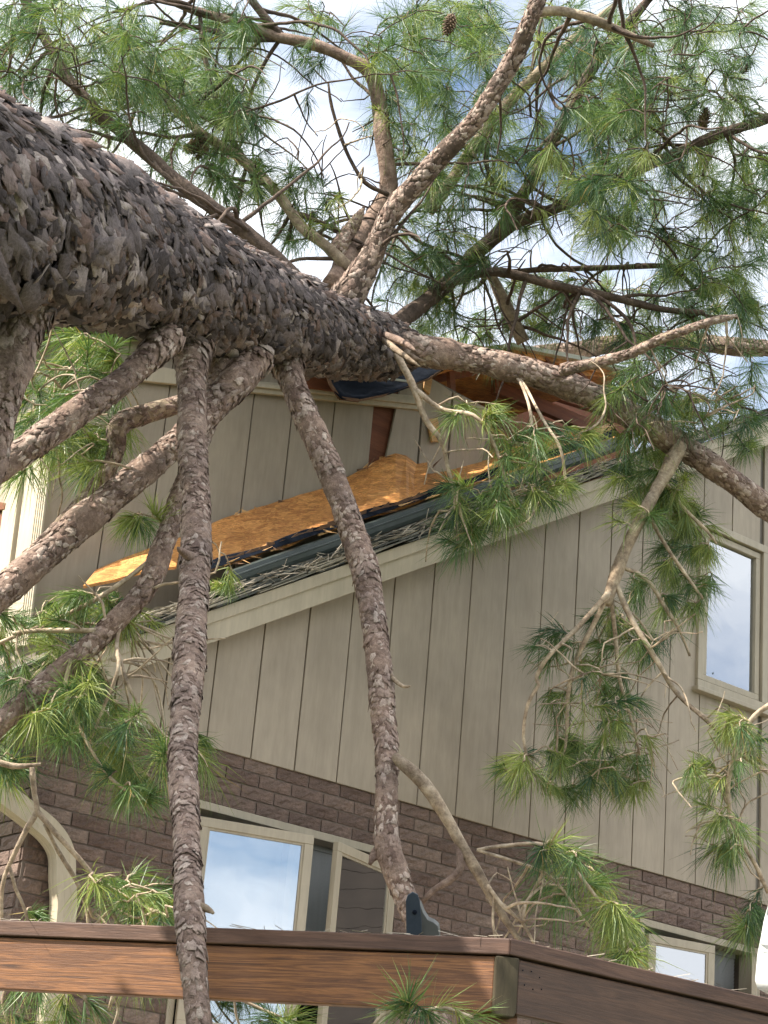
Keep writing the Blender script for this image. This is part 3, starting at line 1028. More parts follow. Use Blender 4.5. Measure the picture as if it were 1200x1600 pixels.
def plates(name, path, rad, size, count_mult, mat, parent, seed, lift=0.3, aspect=1.7, s0=0.0, s1=1.0, thick=0.10, skew=0.0, rise=0.3, ridge=0.0):
    rng = np.random.default_rng(seed)
    path = np.asarray(path); rad = np.asarray(rad)
    seg = np.linalg.norm(np.diff(path, axis=0), axis=1)
    cum = np.concatenate([[0], np.cumsum(seg)])
    tan = np.gradient(path, axis=0); tan /= np.linalg.norm(tan, axis=1)[:, None]
    Ltot = cum[-1]
    pos = []
    s = s0 * Ltot
    while s < s1 * Ltot:
        r = np.interp(s, cum, rad)
        sz = size(r)
        step = sz * aspect * 0.62 / count_mult
        nrow = max(5, int(2 * math.pi * r / (sz * 0.80) * count_mult))
        ph = rng.random() * 6.28
        for k in range(nrow):
            pos.append((s + rng.normal(0, step * 0.35), ph + 2 * math.pi * (k + rng.normal(0, 0.22)) / nrow, sz * min(1.5, 0.95 * math.exp(rng.normal(0, 0.30)))))
        s += step
    pos = np.array(pos)
    n_ = len(pos)
    S = np.clip(pos[:, 0], 0, Ltot)
    C = np.stack([np.interp(S, cum, path[:, i]) for i in range(3)], 1)
    T = np.stack([np.interp(S, cum, tan[:, i]) for i in range(3)], 1); T /= np.linalg.norm(T, axis=1)[:, None]
    Rr = np.interp(S, cum, rad)
    ref = np.array([0.0, 0.0, 1.0]) if abs(T[:, 2]).mean() < 0.8 else np.array([1.0, 0, 0])
    s_ = np.cross(T, ref); s_ /= np.linalg.norm(s_, axis=1)[:, None]
    b_ = np.cross(s_, T)
    outl = np.array([(-1, -.55), (-.25, -1), (.55, -.95), (1.0, -.6), (.70, -.08), (1.08, .42), (.5, 1), (-.3, .92), (-1, .5)])
    K = len(outl)
    w_ = pos[:, 2][:, None]
    flip = np.where(rng.random((n_, 1)) < 0.5, -1.0, 1.0)
    lx = (outl[:, 0][None] + rng.normal(0, 0.16, (n_, K))) * w_ * 0.5 * aspect * rng.uniform(0.6, 1.4, (n_, 1))
    ly = (outl[:, 1][None] + rng.normal(0, 0.17, (n_, K))) * flip * w_ * 0.5 * rng.uniform(0.7, 1.3, (n_, 1))
    turn_ = np.where(flip < 0, 1, 0)
    rot = rng.normal(skew, 0.45, (n_, 1))
    lx, ly = lx * np.cos(rot) - ly * np.sin(rot), lx * np.sin(rot) + ly * np.cos(rot)
    tilt = np.clip(rng.normal(lift, lift * 1.1, (n_, 1)), -lift, lift * 2.4); tilt2 = np.clip(rng.normal(-lift * 0.25, lift * 1.0, (n_, 1)), -2 * lift, 2 * lift)
    base_h = rng.uniform(0.0, rise, (n_, 1)) * w_
    if ridge:
        arc = pos[:, 1] * Rr
        rdg = np.zeros(n_)
        for q in range(9):
            kx, ka, ph_ = rng.normal(0, 5.0), rng.normal(0, 16.0), rng.random() * 6.28
            rdg += np.sin((S * kx) + arc * (ka + 8.0 * np.sign(ka)) + S * 6.0 * np.sign(ka) * 0.7 + ph_)
        rdg /= 3.0
        base_h = base_h + (np.clip(rdg, -1.2, 1.2) * ridge * (Rr / 0.35))[:, None]
        w_ = w_ * np.where(rdg < -0.75, 0.55, 1.0)[:, None]
    verts = np.zeros((n_, 2 * K + 1, 3))

    def place(dx, dy, h):
        a = pos[:, 1][:, None] + dy / Rr[:, None]
        rr = Rr[:, None] + h
        nvec = np.cos(a)[..., None] * s_[:, None] + np.sin(a)[..., None] * b_[:, None]
        return C[:, None] + T[:, None] * dx[..., None] + nvec * rr[..., None]
    bend = rng.normal(0, 0.35, (n_, 1))
    h_top = base_h + tilt * lx + tilt2 * ly + bend * lift * (lx ** 2) / w_ + rng.normal(0, .05 * min(1, lift * 4), (n_, K)) * w_ + thick * w_
    h_top = np.maximum(h_top, -0.15 * w_)
    verts[:, :K] = place(lx * 0.96, ly * 0.96, h_top)
    verts[:, K:2 * K] = place(lx, ly, h_top - w_ * thick * rng.uniform(0.6, 1.5, (n_, 1)))
    verts[:, 2 * K] = place(np.zeros((n_, 1)), np.zeros((n_, 1)), h_top.mean(1, keepdims=True) + rng.normal(0.0, 0.05 * min(1, lift * 4), (n_, 1)) * w_)[:, 0]
    V = verts.reshape(-1, 3)
    base = (np.arange(n_) * (2 * K + 1))[:, None, None]
    kk = np.arange(K); k2 = (kk + 1) % K
    tri = np.stack([np.full(K, 2 * K), kk, k2], 1)[None] + base
    q1 = np.stack([kk, kk + K, k2], 1)[None] + base
    q2 = np.stack([k2, kk + K, k2 + K], 1)[None] + base
    Fc = np.concatenate([tri, q1, q2], 1).reshape(-1, 3)
    me = fast_mesh(name, V, Fc, np.repeat(rng.random(n_) * 0.97, 3 * K))
    o = bpy.data.objects.new(name, me)
    COL.objects.link(o)
    me.materials.append(mat)
    o.parent = parent
    o['kind'] = 'stuff'
    return o


def fast_mesh(name, V, F, attr=None):
    me = bpy.data.meshes.new(name)
    V = np.ascontiguousarray(V, dtype=np.float32); F = np.ascontiguousarray(F, dtype=np.int32)
    me.vertices.add(len(V)); me.vertices.foreach_set('co', V.ravel())
    k = F.shape[1]
    me.loops.add(F.size); me.loops.foreach_set('vertex_index', F.ravel())
    me.polygons.add(len(F))
    me.polygons.foreach_set('loop_start', np.arange(0, F.size, k, dtype=np.int32))
    me.polygons.foreach_set('loop_total', np.full(len(F), k, dtype=np.int32))
    if attr is not None:
        a = me.attributes.new('plate', 'FLOAT', 'FACE')
        a.data.foreach_set('value', np.ascontiguousarray(attr, dtype=np.float32))
    me.update(calc_edges=True)
    return me


# trunk: from the ground off to the left, up and over onto the roof
tr_px = [(0, 335, 7.5, 300), (100, 366, 8.2, 256), (200, 403, 8.9, 214), (300, 448, 9.6, 186), (400, 486, 10.3, 154), (500, 520, 11.0, 122), (560, 536, 11.4, 104), (595, 543, 11.6, 92), (640, 548, 11.85, 50)]
ctrl = []
for (x, y, d, w_) in tr_px:
    ctrl.append(np.append(PX(x, y, d), w_ * 0.5 * d / FPX))
a, b_ = ctrl[0], ctrl[2]
dirv = (a - b_)[:3]; dirv /= np.linalg.norm(dirv)
pre = []
for t in (10.5, 7.5, 5.0, 3.0, 1.4):
    p = a[:3] + dirv * t
    p[2] += 0.010 * t * t * 0
    pre.append(np.append(p, 0.372 + 0.012 * t))
ctrl = pre + ctrl
ctrl = [c for c in ctrl if c[2] > -0.2]
tp = catmull(ctrl, 0.10)
mb = MB()
mb.tube(tp[:, :3], tp[:, 3] * 0.965, 40, 0.03)
trunk = mb.build('trunk', M['bark_core'], pine, smooth=True)
cumt = np.concatenate([[0], np.cumsum(np.linalg.norm(np.diff(tp[:, :3], axis=0), axis=1))])
istart = int(np.argmin(np.linalg.norm(tp[:, :3] - ctrl[-10][:3], axis=1)))
fs = cumt[istart] / cumt[-1]
plates('bark_plates', tp[:, :3], tp[:, 3], lambda r: 0.015 + 0.043 * r / 0.4, 1.15, M['bark_plate'], trunk, 5, 0.13, 2.0, fs, 1.0, 0.05, -0.55, 0.35, 0.024)
plates('bark_flakes', tp[:, :3], tp[:, 3] + 0.010, lambda r: 0.011 + 0.024 * r / 0.4, 0.65, M['bark_plate'], trunk, 6, 0.20, 2.1, fs, 1.0, 0.05, -0.55, 0.4, 0.016)
plates('bark_plates', tp[:, :3], tp[:, 3], lambda r: 0.13, 1.0, M['bark_plate'], trunk, 7, 0.35, 2.0, 0.0, fs, 0.1, -0.5, 0.5)

LIMBS = [
    # name kind, points (x, y, depth, width px), material, flakes
    ('limb', [(575, 532, 11.6, 74), (640, 545, 11.55, 54), (700, 554, 11.6, 50), (780, 570, 11.6, 48), (850, 588, 11.65, 47), (950, 628, 11.75, 46), (1060, 690, 11.9, 44), (1130, 735, 12.0, 42), (1200, 788, 12.1, 40), (1300, 870, 12.2, 34)], 'limb_core', 1),
    ('limb', [(525, 500, 11.35, 60), (545, 460, 11.3, 54), (572, 415, 11.3, 42), (608, 338, 11.3, 36), (660, 275, 11.25, 34), (740, 190, 11.15, 32), (795, 100, 11.1, 30), (825, 35, 11, 29), (855, -40, 11, 27)], 'backlit_limb', 1),
    ('limb', [(833, 20, 11, 15), (880, 18, 11, 16), (940, 36, 11, 15), (985, 55, 11.1, 12), (1022, 72, 11.1, 8)], 'pale_limb', 0),
    ('limb', [(520, 445, 11.5, 34), (545, 400, 11.8, 32), (580, 345, 12.1, 30), (607, 300, 12.2, 28), (600, 230, 12.2, 27), (592, 160, 12.3, 25), (578, 112, 12.3, 22), (540, 90, 12.3, 19), (490, 70, 12.3, 18), (440, 60, 12.3, 18), (380, 38, 12.3, 15), (300, 15, 12.3, 13), (240, -10, 12.3, 12)], 'limb_core', 0),
    ('limb', [(440, 60, 12.3, 16), (420, 35, 12.3, 14), (385, -10, 12.3, 12)], 'backlit_limb', 0),
    ('limb', [(430, 62, 12.3, 10), (370, 60, 12.3, 9), (320, 45, 12.3, 8), (250, 35, 12.3, 7)], 'backlit_limb', 0),
    ('limb', [(480, 455, 10.9, 28), (420, 392, 10.9, 26), (360, 343, 10.9, 25), (300, 300, 10.9, 23), (240, 250, 11, 21), (190, 207, 11, 20), (150, 172, 11, 18), (100, 110, 11.1, 17), (50, 20, 11.2, 16), (25, -30, 11.2, 14)], 'backlit_limb', 0),
    ('limb', [(550, 425, 11.6, 20), (510, 385, 11.6, 18), (470, 352, 11.7, 17), (430, 298, 11.8, 17), (375, 247, 11.9, 16), (320, 212, 11.9, 15), (280, 178, 12, 14), (244, 140, 12, 13), (215, 158, 12, 10), (190, 170, 12, 8)], 'pale_limb', 0),
    ('limb', [(395, 265, 11.9, 10), (360, 215, 12, 10), (335, 150, 12.1, 9), (318, 80, 12.2, 8), (312, 20, 12.3, 7)], 'backlit_limb', 0),
    ('dead_twig', [(606, 304, 12.1, 8), (570, 285, 12, 7), (545, 245, 12, 6), (528, 200, 12, 6), (517, 160, 12, 5), (513, 128, 12, 3)], 'backlit_limb', 0),
    ('limb', [(600, 520, 11.9, 30), (690, 450, 12.4, 26), (740, 400, 12.5, 24), (790, 350, 12.5, 22), (820, 300, 12.5, 20), (850, 250, 12.5, 19), (890, 170, 12.5, 18), (930, 100, 12.6, 17), (970, 50, 12.6, 15), (1030, -20, 12.6, 13)], 'backlit_limb', 0),
    ('limb', [(730, 410, 12.5, 20), (800, 352, 12.4, 20), (860, 328, 12.4, 18), (940, 295, 12.4, 16), (1000, 264, 12.4, 16), (1060, 238, 12.4, 16), (1110, 215, 12.4, 17), (1160, 197, 12.4, 16), (1230, 175, 12.4, 15)], 'backlit_limb', 0),
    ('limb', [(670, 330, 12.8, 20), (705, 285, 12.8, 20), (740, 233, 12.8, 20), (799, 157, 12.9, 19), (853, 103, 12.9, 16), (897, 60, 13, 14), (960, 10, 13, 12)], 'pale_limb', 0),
    ('limb', [(690, 448, 12.3, 13), (760, 425, 12.2, 14), (810, 430, 12.2, 15), (870, 446, 12.2, 14), (950, 462, 12.2, 13), (1030, 482, 12.2, 11), (1100, 488, 12.2, 8)], 'backlit_limb', 0),
    ('limb', [(800, 425, 12.6, 9), (860, 420, 12.6, 10), (940, 418, 12.6, 9), (1040, 416, 12.6, 9), (1065, 430, 12.6, 9), (1100, 468, 12.6, 7)], 'backlit_limb', 0),
    ('limb', [(750, 400, 12.7, 14), (772, 440, 12.7, 18), (792, 482, 12.7, 20), (818, 535, 12.7, 22)], 'pale_limb', 0),
    ('limb', [(840, 556, 14.6, 28), (890, 548, 14.6, 30), (960, 537, 14.6, 29), (1050, 531, 14.5, 28), (1130, 540, 14.4, 30), (1230, 547, 14.3, 28)], 'limb_core', 1),
    ('broken_limb', [(880, 578, 11.5, 18), (930, 568, 11.4, 18), (975, 556, 11.35, 16), (1000, 546, 11.3, 17), (1030, 531, 11.25, 15), (1060, 520, 11.2, 15), (1110, 503, 11.2, 14), (1135, 497, 11.2, 11), (1152, 494, 11.2, 5)], 'pale_limb', 1),
    ('limb', [(1063, 695, 11.85, 24), (1040, 742, 11.75, 22), (1005, 802, 11.6, 18), (975, 862, 11.5, 19), (957, 915, 11.45, 20), (948, 945, 11.4, 13)], 'pale_limb', 0),
    ('branchlet', [(952, 925, 11.4, 9), (905, 978, 11.3, 8), (858, 1025, 11.2, 7), (838, 1060, 11.2, 7), (842, 1070, 11.2, 6), (825, 1100, 11.2, 6), (818, 1150, 11.2, 5), (828, 1200, 11.2, 4)], 'twig', 0),
    ('branchlet', [(950, 930, 11.4, 9), (922, 985, 11.4, 8), (900, 1030, 11.4, 8), (888, 1080, 11.4, 7), (885, 1150, 11.4, 5), (878, 1210, 11.4, 4)], 'twig', 0),
    ('branchlet', [(955, 930, 11.45, 8), (962, 1000, 11.5, 7), (968, 1060, 11.5, 6), (985, 1120, 11.5, 5), (1000, 1180, 11.5, 4)], 'twig', 0),
    ('branchlet', [(960, 905, 11.45, 9), (985, 965, 11.4, 9), (1025, 1030, 11.3, 9), (1060, 1085, 11.3, 8), (1110, 1130, 11.2, 8), (1160, 1180, 11.2, 7), (1220, 1220, 11.2, 6)], 'twig', 0),
    ('branchlet', [(970, 885, 11.5, 8), (1010, 905, 11.6, 7), (1040, 950, 11.6, 7), (1062, 985, 11.6, 5), (1078, 1025, 11.6, 4)], 'twig', 0),
    ('branchlet', [(1010, 800, 11.6, 7), (1045, 860, 11.6, 6), (1080, 910, 11.6, 5), (1098, 935, 11.6, 4)], 'twig', 0),
    ('branchlet', [(1035, 745, 11.8, 7), (1065, 790, 11.8, 6), (1105, 830, 11.8, 5), (1120, 850, 11.8, 3)], 'twig', 0),
    ('branchlet', [(1230, 1085, 10.8, 10), (1180, 1118, 10.8, 9), (1155, 1160, 10.8, 9), (1140, 1210, 10.8, 8), (1138, 1250, 10.8, 8), (1150, 1300, 10.8, 7), (1180, 1350, 10.8, 7), (1200, 1395, 10.8, 6)], 'twig', 0),
    ('limb', [(300, 520, 9.6, 74), (301, 575, 9.35, 56), (300, 640, 9.15, 48), (300, 720, 8.9, 49), (303, 800, 8.6, 51), (302, 900, 8.2, 52), (296, 1000, 7.75, 54), (291, 1100, 7.3, 52), (288, 1200, 6.9, 49), (292, 1300, 6.5, 48), (297, 1400, 6.1, 50), (302, 1500, 5.85, 46), (312, 1600, 5.7, 44), (328, 1750, 5.5, 42), (345, 2000, 5.2, 40)], 'limb_core', 1),
    ('limb', [(442, 545, 10.6, 62), (452, 590, 10.4, 46), (475, 648, 10.25, 43), (507, 720, 10.1, 45), (540, 800, 9.9, 46), (570, 900, 9.6, 46), (587, 1000, 9.3, 44), (596, 1100, 9.05, 42), (602, 1200, 8.8, 41), (600, 1290, 8.6, 40), (606, 1340, 8.5, 44), (628, 1400, 8.4, 38), (650, 1460, 8.3, 34), (672, 1530, 8.2, 30), (700, 1620, 8.1, 26)], 'limb_core', 1),
    ('branchlet', [(618, 1183, 8.75, 16), (632, 1196, 8.7, 22), (660, 1222, 8.65, 22), (690, 1265, 8.6, 20), (718, 1315, 8.55, 18), (750, 1370, 8.5, 16), (782, 1425, 8.45, 13), (812, 1470, 8.4, 9)], 'pale_limb', 0),
    ('branchlet', [(717, 1318, 8.55, 13), (719, 1358, 8.5, 12), (700, 1378, 8.5, 11), (676, 1392, 8.5, 10), (660, 1410, 8.5, 9)], 'limb_core', 0),
    ('branchlet', [(745, 1328, 8.5, 5), (785, 1322, 8.5, 6), (850, 1320, 8.5, 6), (890, 1350, 8.5, 6), (930, 1400, 8.5, 5), (985, 1480, 8.5, 4)], 'twig', 0),
    ('branchlet', [(745, 1328, 8.5, 5), (800, 1345, 8.5, 5), (860, 1370, 8.5, 5), (900, 1420, 8.5, 5), (940, 1470, 8.5, 4)], 'twig', 0),
    ('branchlet', [(755, 1375, 8.5, 7), (790, 1420, 8.4, 6), (815, 1440, 8.4, 5), (835, 1475, 8.4, 4)], 'twig', 0),
    ('limb', [(262, 530, 9.0, 46), (238, 553, 8.9, 46), (180, 605, 8.7, 46), (100, 663, 8.5, 48), (0, 735, 8.3, 49), (-90, 795, 8.1, 47)], 'limb_core', 1),
    ('broken_limb', [(330, 612, 9.9, 30), (280, 632, 9.8, 30), (235, 646, 9.7, 31), (200, 657, 9.65, 34), (182, 672, 9.6, 34), (182, 700, 9.6, 28), (168, 735, 9.55, 26), (130, 782, 9.5, 26), (85, 832, 9.45, 26), (30, 885, 9.4, 24), (-60, 960, 9.3, 22)], 'pale_limb', 1),
    ('limb', [(395, 560, 10.0, 60), (372, 592, 9.8, 54), (335, 628, 9.7, 50), (275, 692, 9.5, 50), (190, 762, 9.3, 52), (100, 842, 9.1, 53), (20, 912, 8.9, 53), (-70, 985, 8.7, 50)], 'limb_core', 1),
    ('limb', [(352, 560, 9.9, 44), (328, 655, 9.75, 34), (288, 755, 9.5, 33), (263, 840, 9.35, 36), (235, 912, 9.2, 38), (170, 982, 9.05, 38), (90, 1052, 8.9, 38), (20, 1112, 8.75, 38), (-60, 1190, 8.6, 36)], 'limb_core', 1),
    ('limb', [(45, 440, 7.7, 110), (28, 510, 7.6, 86), (12, 580, 7.5, 76), (-8, 660, 7.4, 70), (-30, 760, 7.3, 60)], 'limb_core', 1),
    ('branchlet', [(240, 872, 9.25, 8), (170, 924, 9.2, 8), (100, 962, 9.2, 7), (0, 1004, 9.2, 6), (-60, 1030, 9.2, 5)], 'twig', 0),
    ('branchlet', [(150, 985, 9.0, 9), (60, 985, 9.1, 8), (20, 990, 9.1, 7)], 'twig', 0),
    ('branchlet', [(190, 960, 9.1, 8), (182, 1010, 9.0, 7), (185, 1045, 8.9, 6), (160, 1110, 8.9, 5), (140, 1160, 8.9, 4)], 'twig', 0),
    ('branchlet', [(182, 1010, 9.0, 7), (200, 1070, 8.9, 6), (230, 1120, 8.9, 5), (270, 1160, 8.9, 4)], 'twig', 0),
    ('branchlet', [(110, 1030, 8.9, 7), (105, 1090, 8.8, 6), (160, 1200, 8.7, 5), (210, 1245, 8.7, 4)], 'twig', 0),
    ('broken_branchlet', [(-30, 1182, 8.0, 9), (15, 1196, 8.0, 10), (40, 1197, 8.0, 9), (64, 1194, 8.0, 5)], 'pale_limb', 0),
    ('broken_branchlet', [(50, 1198, 8.0, 10), (54, 1240, 8.0, 9), (58, 1268, 8.0, 10), (44, 1292, 8.0, 9), (20, 1340, 8.0, 8), (4, 1385, 8.0, 7), (2, 1470, 8, 6)], 'pale_limb', 0),
    ('broken_branchlet', [(58, 1268, 8.0, 9), (85, 1300, 8.0, 9), (120, 1338, 8.0, 8), (150, 1375, 8.0, 8), (165, 1410, 8.0, 7), (190, 1450, 8.0, 6)], 'pale_limb', 0),
    ('broken_branchlet', [(70, 1288, 8.0, 6), (92, 1332, 8.05, 7), (118, 1375, 8.05, 7), (135, 1420, 8.05, 6), (140, 1480, 8.0, 5)], 'pale_limb', 0),
    ('broken_branchlet', [(15, 1355, 8.0, 6), (25, 1390, 8.0, 6), (40, 1425, 8.0, 5), (50, 1480, 8, 4)], 'pale_limb', 0),
    ('branchlet', [(150, 1375, 8.0, 6), (195, 1400, 8.0, 5), (235, 1420, 8.0, 4), (260, 1430, 8, 3)], 'pale_limb', 0),
    ('branchlet', [(612, 540, 11.4, 10), (632, 575, 11.3, 12), (650, 612, 11.2, 11), (665, 655, 11.15, 10), (690, 690, 11.1, 8), (700, 730, 11.1, 7), (712, 790, 11.1, 6), (716, 850, 11.1, 4)], 'twig', 0),
    ('branchlet', [(650, 610, 11.2, 9), (690, 640, 11.1, 8), (740, 650, 11.0, 7), (770, 690, 11.0, 6), (790, 750, 11.0, 5), (810, 800, 11.0, 4)], 'twig', 0),
    ('branchlet', [(800, 584, 11.62, 4), (814, 600, 11.50, 5), (828, 640, 11.3, 5), (832, 690, 11.2, 7), (838, 740, 11.1, 6), (845, 790, 11.1, 4)], 'twig', 0),
    ('branchlet', [(803, 585, 11.62, 4), (820, 602, 11.50, 5), (848, 655, 11.2, 5), (875, 700, 11.1, 5), (885, 760, 11.1, 4)], 'twig', 0),
    ('broken_stub', [(600, 530, 11.2, 12), (618, 546, 11.05, 10), (638, 560, 10.95, 8), (655, 572, 10.9, 3)], 'pale_limb', 0),
    ('broken_stub', [(602, 524, 11.2, 13), (625, 533, 11.05, 12), (642, 543, 10.95, 8), (650, 549, 10.9, 3)], 'limb_core', 0),
    ('broken_stub', [(306, 1416, 6.02, 14), (318, 1418, 6.0, 13), (327, 1422, 5.99, 10), (334, 1427, 5.98, 5)], 'pale_limb', 0),
    ('broken_stub', [(608, 1052, 9.15, 9), (620, 1066, 9.05, 7), (632, 1073, 8.98, 6), (641, 1072, 8.95, 3)], 'pale_limb', 0),
    ('broken_stub', [(592, 1330, 8.55, 20), (584, 1338, 8.5, 15), (578, 1350, 8.46, 6)], 'limb_core', 0),
    ('broken_stub', [(300, 872, 8.2, 18), (284, 862, 8.1, 12), (278, 856, 8.06, 5)], 'limb_core', 0),
    ('broken_stub', [(525, 395, 11.7, 24), (540, 368, 11.8, 26), (556, 345, 11.8, 20), (568, 325, 11.8, 5)], 'pale_limb', 1),
]
tree_nodes_p, tree_nodes_r, tree_nodes_l = [], [], []
for li, (nm, pts, mt, fl) in enumerate(LIMBS):
    c = [np.append(PX(x, y, d), w_ * 0.5 * d / FPX) for x, y, d, w_ in pts]
    P = catmull(c, 0.05 if pts[0][3] > 12 else 0.035)
    if fl:
        al_ = np.concatenate([[0], np.cumsum(np.linalg.norm(np.diff(P[:, :3], axis=0), axis=1))])
        P[:, 3] *= 0.90 * (1 + 0.32 * np.exp(-al_ / 0.16)) * (1 + 0.05 * np.sin(al_ * 7.3 + li) + 0.03 * np.sin(al_ * 17.1 + 2 * li))
    P[:, 3] = np.maximum(P[:, 3], 0.002)
    wobv = np.cumsum(RNG.normal(0, 1, (len(P), 3)), axis=0)
    wobv -= np.linspace(0, 1, len(P))[:, None] * wobv[-1]
    P[:, :3] += wobv * P[:, 3:4] * 0.03
    r_ = P[:, 3] * (1 + 0.10 * np.sin(np.arange(len(P)) * 0.9 + li) * RNG.random(len(P)))
    mb = MB()
    mb.tube(P[:, :3], r_, 14 if pts[0][3] > 18 else 7, 0.05)
    o = mb.build(nm, M[mt], pine, smooth=True)
    limb_objs.append(o)
    if fl:
        plates('bark_flakes', P[:, :3], P[:, 3] * 0.99, lambda r: 0.016 + 0.17 * r, 0.9, M['limb_flake'], o, 40 + li, 0.075, 1.7, 0, 1, 0.04, -0.1, 0.03)
    stp = max(1, int(0.10 / (0.05 if pts[0][3] > 12 else 0.035)))
    for q in range(2, len(P), stp):
        tree_nodes_p.append(P[q, :3]); tree_nodes_r.append(P[q, 3]); tree_nodes_l.append(li)

# ---- secondary branches in the crown
canopy = [i for i, q in enumerate(LIMBS) if np.mean([p[1] for p in q[1]]) < 540 and q[0] == 'limb']
twig_mb = {}
NPa = np.array(tree_nodes_p); NLa = np.array(tree_nodes_l); NRa = np.array(tree_nodes_r)
for q in range(150):
    cands = [j for j in np.nonzero(np.isin(NLa, canopy))[0]]
    j = cands[int(RNG.integers(len(cands)))]
    p = NPa[j].copy(); r0 = min(0.014, NRa[j] * 0.55)
    d = RNG.normal(0, 1, 3); d[2] = d[2] * 0.6 - 0.1
    d = d + CR * RNG.normal(0, .5)
    d /= np.linalg.norm(d)
    nst = int(RNG.integers(9, 24))
    pts = [p.copy()]
    ax = RNG.normal(0, 1, 3); ax /= np.linalg.norm(ax); tn_ = RNG.normal(0, 0.07)
    for k in range(nst):
        d = d + np.cross(ax, d) * tn_ + RNG.normal(0, 0.10, 3) + np.array([0, 0, -0.03])
        d /= np.linalg.norm(d)
        p = p + d * 0.05
        if p[1] > -0.3 and p[2] < 7.4 and p[0] < 10: break
        pts.append(p.copy())
        if k % 2 == 1:
            tree_nodes_p.append(p.copy()); tree_nodes_r.append(max(.004, r0 * (1 - k / nst))); tree_nodes_l.append(int(NLa[j]))
    if len(pts) > 3:
        twig_mb.setdefault(int(NLa[j]), MB()).tube(pts, np.linspace(r0, 0.004, len(pts)), 6, 0.1, cap=False)

